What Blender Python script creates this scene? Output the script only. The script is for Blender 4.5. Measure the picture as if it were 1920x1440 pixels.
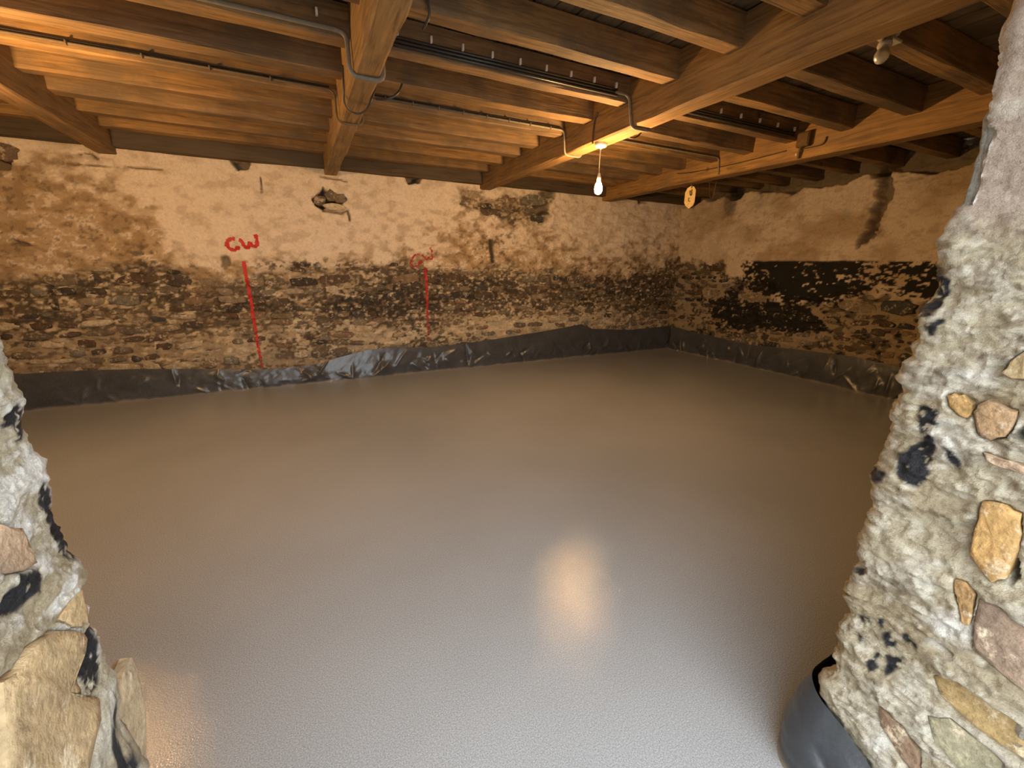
import bpy, math, random
import numpy as np
from mathutils import Vector, Matrix
from mathutils.bvhtree import BVHTree

for o in list(bpy.data.objects):
    bpy.data.objects.remove(o)
scene = bpy.context.scene
COL = scene.collection
rng = random.Random(7)

# ------------------------------------------------------------------ camera
F_PX, CX, CY = 785.87, 960.0, 720.0
PITCH, YAW, ROLL = (math.radians(a) for a in (15.604, 26.289, 0.6265))
CAMZ = 1.40
_f = np.array([math.sin(YAW) * math.cos(PITCH), math.cos(YAW) * math.cos(PITCH), -math.sin(PITCH)])
_r = np.array([math.cos(YAW), -math.sin(YAW), 0.0])
_u = np.cross(_r, _f)
RR = math.cos(ROLL) * _r + math.sin(ROLL) * _u
UU = -math.sin(ROLL) * _r + math.cos(ROLL) * _u
FF = _f
cam = bpy.data.cameras.new('camera')
cam.sensor_width = 36.0
cam.lens = F_PX * 36.0 / 1920.0
cam.clip_start = 0.02
camo = bpy.data.objects.new('camera', cam)
COL.objects.link(camo)
camo.matrix_world = Matrix(((RR[0], UU[0], -FF[0], 0), (RR[1], UU[1], -FF[1], 0), (RR[2], UU[2], -FF[2], CAMZ), (0, 0, 0, 1)))
scene.camera = camo

# ------------------------------------------------------------------ daylight and exposure
DAY = 7.2
BULB_L = 2000.0
world = bpy.data.worlds.new('overcast_sky')
scene.world = world
world.use_nodes = True
bg = world.node_tree.nodes['Background']
bg.inputs[0].default_value = (0.92, 0.965, 1.0, 1)
bg.inputs[1].default_value = DAY
vs = scene.view_settings
vs.view_transform = 'Standard'
vs.look = 'None'
vs.exposure = 0.0
vs.gamma = 1.0
vs.use_curve_mapping = False


# ------------------------------------------------------------------ pixel <-> place helpers (a pixel gives a direction only)
def ray(u, v):
    return ((u - CX) / F_PX) * RR + ((CY - v) / F_PX) * UU + FF


def on_x(u, v, X):
    d = ray(u, v); t = X / d[0]
    return np.array([X, d[1] * t, CAMZ + d[2] * t])


def on_y(u, v, Y):
    d = ray(u, v); t = Y / d[1]
    return np.array([d[0] * t, Y, CAMZ + d[2] * t])


def on_z(u, v, Z):
    d = ray(u, v); t = (Z - CAMZ) / d[2]
    return np.array([d[0] * t, d[1] * t, Z])


def to_px(x, y, z):
    z = z - CAMZ
    c0 = x * RR[0] + y * RR[1] + z * RR[2]
    c1 = x * UU[0] + y * UU[1] + z * UU[2]
    c2 = np.maximum(x * FF[0] + y * FF[1] + z * FF[2], 1e-3)
    return CX + F_PX * c0 / c2, CY - F_PX * c1 / c2


# ------------------------------------------------------------------ noise
_T = np.random.RandomState(3).rand(24, 256, 256)


def vn(x, y, s=0):
    xi = np.floor(x).astype(int); yi = np.floor(y).astype(int)
    fx = x - xi; fy = y - yi
    fx = fx * fx * (3 - 2 * fx); fy = fy * fy * (3 - 2 * fy)
    T = _T[s % 24]
    a = T[xi & 255, yi & 255]; b = T[(xi + 1) & 255, yi & 255]
    c = T[xi & 255, (yi + 1) & 255]; d = T[(xi + 1) & 255, (yi + 1) & 255]
    return (a * (1 - fx) + b * fx) * (1 - fy) + (c * (1 - fx) + d * fx) * fy


def fbm(x, y, o=4, s=0, g=0.5):
    r = 0; a = 1.0; t = 0
    for i in range(o):
        r = r + a * vn(x * 2 ** i + 17.3 * i, y * 2 ** i + 9.1 * i, s + i)
        t += a; a *= g
    return r / t


def ridge(x, y, o=3, s=0):
    r = 0; a = 1.0; t = 0
    for i in range(o):
        r = r + a * (1 - np.abs(2 * vn(x * 2 ** i + 5.7 * i, y * 2 ** i + 3.3 * i, s + i) - 1))
        t += a; a *= 0.5
    return r / t


def sst(a, b, x):
    t = np.clip((x - a) / (b - a), 0, 1)
    return t * t * (3 - 2 * t)


def mixc(a, b, m):
    return a * (1 - m[..., None]) + np.asarray(b, float) * m[..., None]


def poly_sdf(px, py, pts):
    """signed distance (negative inside) of points to a polygon"""
    pts = np.asarray(pts, float)
    d = np.full(px.shape, 1e9); inside = np.zeros(px.shape, bool)
    n = len(pts)
    for i in range(n):
        a = pts[i]; b = pts[(i + 1) % n]
        e = b - a
        wx = px - a[0]; wy = py - a[1]
        t = np.clip((wx * e[0] + wy * e[1]) / (e @ e + 1e-12), 0, 1)
        d = np.minimum(d, np.hypot(wx - e[0] * t, wy - e[1] * t))
        c = ((a[1] <= py) & (b[1] > py)) | ((b[1] <= py) & (a[1] > py))
        xi = a[0] + (py - a[1]) / (b[1] - a[1] + 1e-12) * e[0]
        inside ^= c & (px < xi)
    return np.where(inside, -d, d)


def line_dist(px, py, pts):
    pts = np.asarray(pts, float)
    d = np.full(px.shape, 1e9)
    for a, b in zip(pts[:-1], pts[1:]):
        e = b - a
        wx = px - a[0]; wy = py - a[1]
        t = np.clip((wx * e[0] + wy * e[1]) / (e @ e + 1e-12), 0, 1)
        d = np.minimum(d, np.hypot(wx - e[0] * t, wy - e[1] * t))
    return d


# ------------------------------------------------------------------ object helpers
def link(o, parent=None):
    COL.objects.link(o)
    if parent is not None:
        o.parent = parent
    return o


def tag(o, label=None, cat=None, group=None, kind=None):
    if label: o['label'] = label
    if cat: o['category'] = cat
    if group: o['group'] = group
    if kind: o['kind'] = kind
    return o


def mesh_obj(name, verts, faces, mat, parent=None, smooth=True, loc=None):
    m = bpy.data.meshes.new(name)
    m.from_pydata([tuple(v) for v in verts], [], [tuple(f) for f in faces])
    if smooth:
        m.polygons.foreach_set('use_smooth', [True] * len(m.polygons))
    m.materials.append(mat)
    m.update()
    o = bpy.data.objects.new(name, m)
    if loc is not None:
        o.location = loc
    return link(o, parent)


def grid_obj(name, P, mat, col=None, parent=None, flip=False):
    """P: (rows, cols, 3) array"""
    nr, nc = P.shape[:2]
    idx = np.arange(nr * nc).reshape(nr, nc)
    q = np.stack([idx[:-1, :-1], idx[:-1, 1:], idx[1:, 1:], idx[1:, :-1]], -1).reshape(-1, 4)
    if flip:
        q = q[:, ::-1]
    m = bpy.data.meshes.new(name)
    m.vertices.add(nr * nc)
    m.vertices.foreach_set('co', P.reshape(-1).astype(np.float32))
    nq = len(q)
    m.loops.add(nq * 4)
    m.loops.foreach_set('vertex_index', q.reshape(-1).astype(np.int32))
    m.polygons.add(nq)
    m.polygons.foreach_set('loop_start', np.arange(0, nq * 4, 4, dtype=np.int32))
    m.polygons.foreach_set('use_smooth', np.ones(nq, bool))
    m.update(calc_edges=True)
    if col is not None:
        a = m.attributes.new('Col', 'FLOAT_COLOR', 'POINT')
        c = col.reshape(-1, col.shape[-1])
        if c.shape[1] == 3:
            c = np.concatenate([c, np.full((len(c), 1), 0.9)], 1)
        a.data.foreach_set('color', c.reshape(-1).astype(np.float32))
    m.materials.append(mat)
    m.validate()
    o = bpy.data.objects.new(name, m)
    return link(o, parent)


def empty(name, loc):
    o = bpy.data.objects.new(name, None)
    o.location = loc
    o.empty_display_size = 0.05
    return link(o)


def box_data(x0, x1, y0, y1, z0, z1):
    v = [(x, y, z) for x in (x0, x1) for y in (y0, y1) for z in (z0, z1)]
    f = [(0, 1, 3, 2), (4, 6, 7, 5), (0, 4, 5, 1), (2, 3, 7, 6), (0, 2, 6, 4), (1, 5, 7, 3)]
    return v, f


def bevel_box(name, c, s, mat, parent=None, b=0.003, rot=None):
    """box of size s centred at c with chamfered edges"""
    hx, hy, hz = (k / 2 for k in s)
    V = []; Fc = []
    ids = {}
    for sx in (-1, 1):
        for sy in (-1, 1):
            for sz in (-1, 1):
                for k in range(3):
                    p = [sx * (hx - b), sy * (hy - b), sz * (hz - b)]
                    p[k] = (sx * hx, sy * hy, sz * hz)[k]
                    ids[(sx, sy, sz, k)] = len(V); V.append(Vector(p))
    for k in range(3):
        a, c2 = [i for i in range(3) if i != k]
        for s1 in (-1, 1):
            ring = []
            for (p, q) in ((-1, -1), (1, -1), (1, 1), (-1, 1)):
                sg = [0, 0, 0]; sg[k] = s1; sg[a] = p; sg[c2] = q
                ring.append(ids[tuple(sg) + (k,)])
            Fc.append(ring)
            for s2 in (-1, 1):       # edges between face k and face a
                if a > k or True:
                    sg1 = [0, 0, 0]; sg1[k] = s1; sg1[a] = s2; sg1[c2] = -1
                    sg2 = list(sg1); sg2[c2] = 1
                    if k < a:
                        Fc.append([ids[tuple(sg1) + (k,)], ids[tuple(sg2) + (k,)], ids[tuple(sg2) + (a,)], ids[tuple(sg1) + (a,)]])
                    sg1 = [0, 0, 0]; sg1[k] = s1; sg1[c2] = s2; sg1[a] = -1
                    sg2 = list(sg1); sg2[a] = 1
                    if k < c2:
                        Fc.append([ids[tuple(sg1) + (k,)], ids[tuple(sg2) + (k,)], ids[tuple(sg2) + (c2,)], ids[tuple(sg1) + (c2,)]])
    for sx in (-1, 1):
        for sy in (-1, 1):
            for sz in (-1, 1):
                Fc.append([ids[(sx, sy, sz, k)] for k in range(3)])
    if rot is not None:
        V = [rot @ v for v in V]
    o = mesh_obj(name, V, Fc, mat, parent, smooth=False, loc=None)
    import bmesh
    bm = bmesh.new(); bm.from_mesh(o.data); bmesh.ops.recalc_face_normals(bm, faces=bm.faces); bm.to_mesh(o.data); bm.free()
    o.location = Vector(c) - (parent.location if parent is not None else Vector((0, 0, 0)))
    return o


def smooth_path(pts, it=2):
    pts = [np.asarray(p, float) for p in pts]
    for _ in range(it):
        q = [pts[0]]
        for a, b in zip(pts[:-1], pts[1:]):
            q += [a * .75 + b * .25, a * .25 + b * .75]
        q.append(pts[-1]); pts = q
    return pts


def fillet(pts, r=0.03, n=4):
    pts = [np.asarray(p, float) for p in pts]
    out = [pts[0]]
    for a, b, c in zip(pts[:-2], pts[1:-1], pts[2:]):
        la = np.linalg.norm(a - b); lc = np.linalg.norm(c - b)
        rr = min(r, la * .45, lc * .45)
        p = b + (a - b) / la * rr; q = b + (c - b) / lc * rr
        for i in range(n + 1):
            t = i / n
            out.append((1 - t) ** 2 * p + 2 * t * (1 - t) * b + t * t * q)
    out.append(pts[-1])
    return out


def tube_data(pts, rad, ns=8):
    pts = [np.asarray(p, float) for p in pts]
    V = []; Fc = []
    up = np.array([0.13, 0.21, 0.97])
    n = len(pts)
    for i, p in enumerate(pts):
        t = pts[min(i + 1, n - 1)] - pts[max(i - 1, 0)]
        t = t / (np.linalg.norm(t) + 1e-9)
        a = np.cross(t, up); a /= np.linalg.norm(a) + 1e-9
        b = np.cross(t, a)
        up = -b if (-b) @ up > 0 else b
        r = rad[i] if hasattr(rad, '__len__') else rad
        for k in range(ns):
            w = 2 * math.pi * k / ns
            V.append(p + r * (math.cos(w) * a + math.sin(w) * b))
        if i:
            for k in range(ns):
                k2 = (k + 1) % ns
                Fc.append(((i - 1) * ns + k, (i - 1) * ns + k2, i * ns + k2, i * ns + k))
    Fc.append(tuple(range(ns))[::-1]); Fc.append(tuple((n - 1) * ns + k for k in range(ns)))
    return V, Fc


def tube(name, pts, rad, mat, parent=None, ns=8):
    V, Fc = tube_data(pts, rad, ns)
    if parent is not None:
        L = np.array(parent.location); V = [v - L for v in V]
    return mesh_obj(name, V, Fc, mat, parent)


def lathe(name, prof, mat, parent=None, loc=(0, 0, 0), ns=20, rot=None):
    """prof: list of (radius, z)"""
    V = []; Fc = []
    for r, z in prof:
        for k in range(ns):
            w = 2 * math.pi * k / ns
            V.append(Vector((r * math.cos(w), r * math.sin(w), z)))
    for i in range(len(prof) - 1):
        for k in range(ns):
            k2 = (k + 1) % ns
            Fc.append((i * ns + k, i * ns + k2, (i + 1) * ns + k2, (i + 1) * ns + k))
    Fc.append(tuple(range(ns))[::-1]); Fc.append(tuple((len(prof) - 1) * ns + k for k in range(ns)))
    if rot is not None:
        V = [rot @ v for v in V]
    o = mesh_obj(name, V, Fc, mat, parent)
    o.location = Vector(loc) - (parent.location if parent is not None else Vector((0, 0, 0)))
    return o


# ------------------------------------------------------------------ materials
def new_mat(name):
    m = bpy.data.materials.new(name)
    m.use_nodes = True
    nt = m.node_tree
    b = nt.nodes['Principled BSDF']
    return m, nt, b


def N(nt, typ, **kw):
    n = nt.nodes.new(typ)
    for k, v in kw.items():
        if k.startswith('i_'):
            n.inputs[k[2:].replace('_', ' ')].default_value = v
        else:
            setattr(n, k, v)
    return n


def mixrgb(nt, blend, fac, a, b):
    n = nt.nodes.new('ShaderNodeMix')
    n.data_type = 'RGBA'; n.blend_type = blend
    for s, v in ((n.inputs[0], fac), (n.inputs[6], a), (n.inputs[7], b)):
        if hasattr(v, 'is_linked') or hasattr(v, 'links'):
            nt.links.new(v, s)
        else:
            s.default_value = v if not isinstance(v, tuple) or len(v) == 4 else v + (1,)
    return n.outputs[2]


def noise(nt, vec, scale, detail=4, rough=0.55, dist=0.0):
    n = N(nt, 'ShaderNodeTexNoise')
    n.inputs['Scale'].default_value = scale
    n.inputs['Detail'].default_value = detail
    n.inputs['Roughness'].default_value = rough
    n.inputs['Distortion'].default_value = dist
    nt.links.new(vec, n.inputs['Vector'])
    return n.outputs[0]


def ramp(nt, fac, stops):
    r = N(nt, 'ShaderNodeValToRGB')
    el = r.color_ramp.elements
    while len(el) < len(stops):
        el.new(0.5)
    for e, (p, c) in zip(el, stops):
        e.position = p
        e.color = (c, c, c, 1) if isinstance(c, (int, float)) else tuple(c) + (1,)
    nt.links.new(fac, r.inputs[0])
    return r.outputs[0]


def bump(nt, h, strength, dist, nrm=None):
    b = N(nt, 'ShaderNodeBump')
    b.inputs['Strength'].default_value = strength
    b.inputs['Distance'].default_value = dist
    nt.links.new(h, b.inputs['Height'])
    if nrm is not None:
        nt.links.new(nrm, b.inputs['Normal'])
    return b.outputs[0]


def mat_masonry(name, s1=45, s2=160, b1=0.012, b2=0.004, var=0.5):
    """limewash, mortar and tar from the vertex colours, with procedural grain and relief"""
    m, nt, b = new_mat(name)
    tc = N(nt, 'ShaderNodeTexCoord').outputs['Object']
    at = N(nt, 'ShaderNodeAttribute', attribute_name='Col')
    n1 = noise(nt, tc, s1, 8, 0.72, 0.5)
    n2 = noise(nt, tc, s2, 4, 0.65)
    shift = N(nt, 'ShaderNodeVectorMath', operation='ADD')
    shift.inputs[1].default_value = (13.7, 5.1, 8.3)
    nt.links.new(tc, shift.inputs[0])
    v1 = ramp(nt, noise(nt, shift.outputs[0], s1, 8, 0.72, 0.5), [(0.25, 1 - var), (0.5, 1.0), (0.75, 1 + var * 0.35)])
    v2 = ramp(nt, noise(nt, shift.outputs[0], s2, 4, 0.65), [(0.3, 1 - var * 0.35), (0.7, 1 + var * 0.2)])
    c = mixrgb(nt, 'MULTIPLY', 1.0, at.outputs['Color'], v1)
    c = mixrgb(nt, 'MULTIPLY', 1.0, c, v2)
    nt.links.new(c, b.inputs['Base Color'])
    nt.links.new(at.outputs['Alpha'], b.inputs['Roughness'])
    b.inputs['Specular IOR Level'].default_value = 0.3
    nn = bump(nt, n1, 1.0, b1)
    nn = bump(nt, n2, 1.0, b2, nn)
    nt.links.new(nn, b.inputs['Normal'])
    return m


def mat_stone(name, bscale=40, bd=0.008):
    """rubble stone: each stone's own colour from the object colour"""
    m, nt, b = new_mat(name)
    tc = N(nt, 'ShaderNodeTexCoord').outputs['Object']
    geo = N(nt, 'ShaderNodeNewGeometry').outputs['Position']
    oi = N(nt, 'ShaderNodeObjectInfo')
    n1 = noise(nt, geo, 16, 5, 0.6)
    n2 = noise(nt, geo, bscale, 4, 0.6)
    v1 = ramp(nt, n1, [(0.3, 0.6), (0.55, 1.0), (0.75, 1.35)])
    v2 = ramp(nt, noise(nt, geo, bscale * 1.3, 4, 0.6), [(0.3, 0.75), (0.7, 1.15)])
    c = mixrgb(nt, 'MULTIPLY', 1.0, oi.outputs['Color'], v1)
    c = mixrgb(nt, 'MULTIPLY', 1.0, c, v2)
    wash = ramp(nt, noise(nt, geo, 13, 8, 0.75), [(0.54, 0.0), (0.63, 0.85)])
    c = mixrgb(nt, 'MIX', wash, c, (0.56, 0.47, 0.34, 1))
    nt.links.new(c, b.inputs['Base Color'])
    b.inputs['Roughness'].default_value = 0.8
    b.inputs['Specular IOR Level'].default_value = 0.3
    nn = bump(nt, n2, 1.0, bd)
    nt.links.new(nn, b.inputs['Normal'])
    return m


def mat_wood(name, axis, dirt=0.5, rough=0.75, gain=1.0):
    """sawn timber: grain along the axis, tint from the object colour"""
    m, nt, b = new_mat(name)
    geo = N(nt, 'ShaderNodeNewGeometry').outputs['Position']
    oi = N(nt, 'ShaderNodeObjectInfo')
    mp = N(nt, 'ShaderNodeMapping')
    nt.links.new(geo, mp.inputs['Vector'])
    off = N(nt, 'ShaderNodeVectorMath', operation='SCALE')
    off.inputs[0].default_value = (3.1, 7.7, 5.3)
    nt.links.new(oi.outputs['Random'], off.inputs['Scale'])
    nt.links.new(off.outputs[0], mp.inputs['Location'])
    sc = [9.0, 9.0, 9.0]; sc[axis] = 0.55
    mp.inputs['Scale'].default_value = sc
    g1 = noise(nt, mp.outputs[0], 5.0, 6, 0.62, 0.6)
    g2 = noise(nt, geo, 2.6, 5, 0.6)
    v1 = ramp(nt, g1, [(0.28, 0.42 * gain), (0.48, 0.95 * gain), (0.72, 1.4 * gain)])
    c = mixrgb(nt, 'MULTIPLY', 1.0, oi.outputs['Color'], v1)
    d = ramp(nt, g2, [(0.40, 0.0), (0.62, dirt)])
    c = mixrgb(nt, 'MIX', d, c, (0.10, 0.075, 0.05, 1))
    kn = N(nt, 'ShaderNodeTexVoronoi')
    kn.inputs['Scale'].default_value = 2.3
    nt.links.new(geo, kn.inputs['Vector'])
    kd = ramp(nt, kn.outputs['Distance'], [(0.03, 0.75), (0.07, 0.0)])
    c = mixrgb(nt, 'MIX', kd, c, (0.07, 0.035, 0.015, 1))
    nt.links.new(c, b.inputs['Base Color'])
    b.inputs['Roughness'].default_value = rough
    b.inputs['Specular IOR Level'].default_value = 0.3
    nn = bump(nt, g1, 0.9, 0.006)
    nt.links.new(nn, b.inputs['Normal'])
    return m


def mat_plain(name, col, rough=0.5, spec=0.5, metal=0.0, nscale=30, var=0.15, bd=0.0):
    m, nt, b = new_mat(name)
    tc = N(nt, 'ShaderNodeTexCoord').outputs['Object']
    n1 = noise(nt, tc, nscale, 4, 0.6)
    v1 = ramp(nt, n1, [(0.3, 1 - var), (0.7, 1 + var)])
    c = mixrgb(nt, 'MULTIPLY', 1.0, tuple(col) + (1,), v1)
    nt.links.new(c, b.inputs['Base Color'])
    b.inputs['Roughness'].default_value = rough
    b.inputs['Specular IOR Level'].default_value = spec
    b.inputs['Metallic'].default_value = metal
    if bd:
        nt.links.new(bump(nt, n1, 1.0, bd), b.inputs['Normal'])
    return m


CLOUD = (0.0, 0.0, 0.0)


def mat_floor():
    """fresh liquid screed: grey, fine grained, damp sheen with dull clouds"""
    m, nt, b = new_mat('wet_screed')
    geo = N(nt, 'ShaderNodeNewGeometry').outputs['Position']
    mp = N(nt, 'ShaderNodeMapping')
    mp.inputs['Location'].default_value = CLOUD
    nt.links.new(geo, mp.inputs['Vector'])
    big = noise(nt, mp.outputs[0], 0.62, 3, 0.45, 0.3)
    big2 = noise(nt, mp.outputs[0], 1.1, 3, 0.5, 0.2)
    fine = noise(nt, geo, 210, 2, 0.6)
    fine2 = noise(nt, geo, 85, 2, 0.6)
    c = ramp(nt, big, [(0.30, (0.270, 0.284, 0.298)), (0.70, (0.320, 0.336, 0.352))])
    v2 = ramp(nt, big2, [(0.25, 0.94), (0.75, 1.06)])
    c = mixrgb(nt, 'MULTIPLY', 1.0, c, v2)
    vf = ramp(nt, noise(nt, geo, 260, 2, 0.6), [(0.34, 0.72), (0.5, 1.0), (0.66, 1.35)])
    c = mixrgb(nt, 'MULTIPLY', 1.0, c, vf)
    nt.links.new(c, b.inputs['Base Color'])
    r = ramp(nt, big2, [(0.2, 0.03), (0.8, 0.09)])
    nt.links.new(r, b.inputs['Roughness'])
    b.inputs['Specular IOR Level'].default_value = 0.20
    nn = bump(nt, fine, 0.55, 0.0012)
    nn = bump(nt, fine2, 0.25, 0.0010, nn)
    nt.links.new(nn, b.inputs['Normal'])
    return m


def mat_polythene(name, dusty, spec=0.6):
    m, nt, b = new_mat(name)
    geo = N(nt, 'ShaderNodeNewGeometry').outputs['Position']
    at = N(nt, 'ShaderNodeAttribute', attribute_name='Col')
    n1 = noise(nt, geo, 120, 3, 0.7)
    n2 = noise(nt, geo, 6, 4, 0.6)
    dust = ramp(nt, n1, [(0.35, 0.10 * dusty), (0.70, 0.60 * dusty)])
    d2 = ramp(nt, n2, [(0.3, 0.35), (0.7, 1.0)])
    f = mixrgb(nt, 'MULTIPLY', 1.0, dust, d2)
    c = mixrgb(nt, 'MIX', f, at.outputs['Color'], (0.30, 0.315, 0.34, 1))
    nt.links.new(c, b.inputs['Base Color'])
    b.inputs['Roughness'].default_value = 0.30
    b.inputs['Specular IOR Level'].default_value = spec
    nn = bump(nt, noise(nt, geo, 60, 3, 0.6), 0.5, 0.002)
    nt.links.new(nn, b.inputs['Normal'])
    return m


def mat_spray(name, col, cover):
    m, nt, b = new_mat(name)
    geo = N(nt, 'ShaderNodeNewGeometry').outputs['Position']
    b.inputs['Base Color'].default_value = tuple(col) + (1,)
    b.inputs['Roughness'].default_value = 0.6
    at = N(nt, 'ShaderNodeAttribute', attribute_name='Col')
    n1 = noise(nt, geo, 55, 4, 0.7)
    ma = N(nt, 'ShaderNodeMath', operation='MULTIPLY_ADD')
    nt.links.new(n1, ma.inputs[0]); ma.inputs[1].default_value = 2.0
    nt.links.new(at.outputs['Alpha'], ma.inputs[2])
    a = ramp(nt, ma.outputs[0], [(cover, 0.0), (min(cover + 0.22, 1.0), 1.0)])
    nt.links.new(a, b.inputs['Alpha'])
    return m


M_WALL = mat_masonry('limewashed_rubble', 40, 150, 0.012, 0.004, 0.26)
M_JAMB = mat_masonry('door_reveal_mortar', 95, 330, 0.009, 0.003, 0.42)
M_STONE = mat_stone('rubble_stone')
M_JSTONE = mat_stone('reveal_stone', 70, 0.005)
M_WX = mat_wood('joist_timber', 0, 0.7)
M_WY = mat_wood('beam_timber', 1, 0.35)
M_BOARD = mat_wood('board_timber', 1, 0.7)
M_FLOOR = mat_floor()
M_POLY = mat_polythene('black_polythene', 0.55)
M_POLY2 = mat_polythene('clean_black_polythene', 0.10)
M_RED = mat_spray('red_spray_paint', (0.52, 0.016, 0.010), 0.80)
M_RED2 = mat_spray('thin_red_spray_paint', (0.40, 0.016, 0.010), 0.88)
M_GREY = mat_plain('grey_conduit', (0.19, 0.165, 0.125), 0.6, 0.3)
M_GREY2 = mat_plain('darkened_conduit', (0.13, 0.10, 0.065), 0.7, 0.2)  # conduit grey darkened in the colour to offset the glare of the nearby bulb
M_CABLE = mat_plain('dark_cable', (0.045, 0.042, 0.038), 0.4)
M_BROWN = mat_plain('brown_cable', (0.05, 0.025, 0.012), 0.5)
M_CLIP = mat_plain('white_clip', (0.80, 0.78, 0.72), 0.4)
M_WHITE = mat_plain('white_plastic', (0.78, 0.76, 0.72), 0.35)
M_CORD = mat_plain('white_flex', (0.75, 0.70, 0.62), 0.5)
M_TAG = mat_plain('yellow_tag', (0.80, 0.56, 0.20), 0.5)
M_BLACK = mat_plain('black_mark', (0.03, 0.02, 0.015), 0.7)
M_RUST = mat_plain('rusty_steel', (0.12, 0.07, 0.03), 0.7, 0.3, 0.3)
M_DUSTY = mat_plain('dusty_holder', (0.42, 0.36, 0.28), 0.7)
M_EARTH = mat_plain('yard_ground', (0.34, 0.33, 0.31), 0.95, 0.2, 0, 8, 0.3)
M_SLAB = mat_plain('loft_underlay', (0.16, 0.12, 0.08), 0.95, 0.1)
M_CORE = mat_plain('masonry_core', (0.30, 0.26, 0.20), 0.95, 0.1)
m, nt, b = new_mat('lit_bulb_glass')
b.inputs['Base Color'].default_value = (1, 0.9, 0.7, 1)
b.inputs['Emission Color'].default_value = (1.0, 0.57, 0.22, 1)
b.inputs['Emission Strength'].default_value = BULB_L
M_BULB = m
m, nt, b = new_mat('dusty_bulb_glass')
b.inputs['Base Color'].default_value = (0.75, 0.68, 0.52, 1)
b.inputs['Transmission Weight'].default_value = 0.55
b.inputs['Roughness'].default_value = 0.25
M_DEADGLASS = m

# ------------------------------------------------------------------ dimensions of the place
YB, XR, XL = 5.62, 5.97, -4.6
TOPZ = 2.72
ZJ, ZB = 2.54, 2.38             # undersides of joists and beams
XRV, YRV = 1.16, 0.42           # right reveal plane and its inner corner
XLV, YLV = -0.345, 0.75         # left reveal plane and its inner corner
YOUT = -0.16

# ------------------------------------------------------------------ floor
flo = mesh_obj('floor', [(XL - .2, -0.16, 0), (XR + .2, -0.16, 0), (XR + .2, YB + .2, 0), (XL - .2, YB + .2, 0)], [(0, 1, 2, 3)], M_FLOOR, smooth=False)
tag(flo, kind='structure')
g = mesh_obj('ground', [(-12, -14, -0.02), (12, -14, -0.02), (12, -0.15, -0.02), (-12, -0.15, -0.02)], [(0, 1, 2, 3)], M_EARTH, smooth=False)
tag(g, kind='structure')

# ------------------------------------------------------------------ back wall
C_WHITE = np.array([0.84, 0.71, 0.55]); C_TAN = np.array([0.47, 0.325, 0.175]); C_MORT = np.array([0.42, 0.325, 0.20])
C_GRIME = np.array([0.085, 0.065, 0.045]); C_TAR = np.array([0.016, 0.014, 0.012])
C_BARE = np.array([0.27, 0.21, 0.14])
C_PALE = np.array([0.64, 0.53, 0.37])

DARK_B = [(150, 535, 75, 16, .55), (70, 590, 90, 28, .65), (300, 552, 60, 26, .5), (275, 495, 25, 28, .6), (430, 578, 60, 22, .65),
          (575, 497, 85, 7, .95), (500, 560, 60, 20, .3), (650, 575, 110, 18, .5), (735, 562, 80, 30, .75), (800, 530, 60, 22, .5),
          (880, 540, 70, 26, .4), (1000, 560, 100, 30, .42), (1150, 540, 90, 30, .55), (1235, 545, 50, 40, .5),
          (560, 640, 80, 18, .35), (785, 640, 40, 25, .6), (330, 620, 60, 8, .4), (930, 455, 22, 26, .5), (950, 385, 60, 18, .3), (1015, 393, 14, 9, .6)]
LIGHT_B = [(725, 628, 55, 14, .8), (450, 650, 55, 24, .6), (960, 615, 80, 18, .7), (150, 645, 110, 18, .12), (1150, 600, 80, 14, .4), (700, 530, 40, 14, .3)]


def gsum(L, u, v):
    r = np.zeros_like(u)
    for a, b2, su, sv, k in L:
        r = r + k * np.exp(-0.5 * (((u - a) / su) ** 2 + ((v - b2) / sv) ** 2))
    return r


def exposure_b(x, z, u, v):
    ve = np.interp(u, [-600, 0, 150, 260, 400, 520, 650, 800, 900, 1000, 1100, 1200, 1280], [540, 530, 505, 492, 512, 500, 505, 500, 500, 505, 515, 500, 485])
    e = v - ve + 60 * (fbm(x * 2.3, z * 2.8, 4, 2) - .5) + 34 * (fbm(x * 9, z * 14, 3, 5) - .5)
    E = sst(-9, 9, e)
    # bared patches under the beam end and by the hole
    for pts in ([(858, 352), (900, 358), (905, 372), (1000, 366), (1040, 345), (1040, 372), (1030, 405), (1000, 425), (960, 420), (900, 402), (865, 385)],):
        E = np.maximum(E, sst(6, -6, poly_sdf(u, v, pts) + 24 * (fbm(x * 9, z * 12, 3, 9) - .5)))
    return E


HOLES_B = [   # polygon in the photograph, depth (m)
    ([(585, 372), (600, 362), (606, 352), (618, 366), (640, 366), (650, 372), (640, 382), (612, 388), (604, 392), (590, 384)], .14),
    ([(-30, 268), (8, 272), (26, 298), (22, 318), (-30, 318)], .12),
    ([(633, 563), (672, 563), (672, 568), (660, 568), (640, 570)], .08),
    ([(1193, 366), (1210, 364), (1209, 381), (1195, 381)], .15),
    ([(758, 330), (788, 332), (786, 344), (764, 345)], .13),
    ([(430, 300), (470, 303), (466, 318), (448, 320)], .10),
    ([(1004, 388), (1028, 382), (1026, 395), (1012, 402), (1004, 397)], .09),
    ([(415, 482), (428, 480), (434, 498), (418, 500)], .03),
    ([(20, 448), (34, 450), (62, 460), (40, 461)], .04),
    ([(1030, 345), (1045, 342), (1040, 372), (1024, 366)], .10)]
CRACKS_B = [([(488, 332), (491, 362)], 1.6), ([(100, 306), (150, 310), (205, 313), (307, 319)], 1.4), ([(606, 395), (640, 400), (652, 395), (656, 412)], 2.6),
            ([(150, 290), (170, 288), (185, 300)], 1.6), ([(600, 332), (640, 338), (652, 342)], 1.5),
            ([(925, 398), (1000, 392)], 1.2), ([(918, 452), (922, 490)], 5.0), ([(915, 525), (960, 548), (970, 545)], 5.0)]


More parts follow.
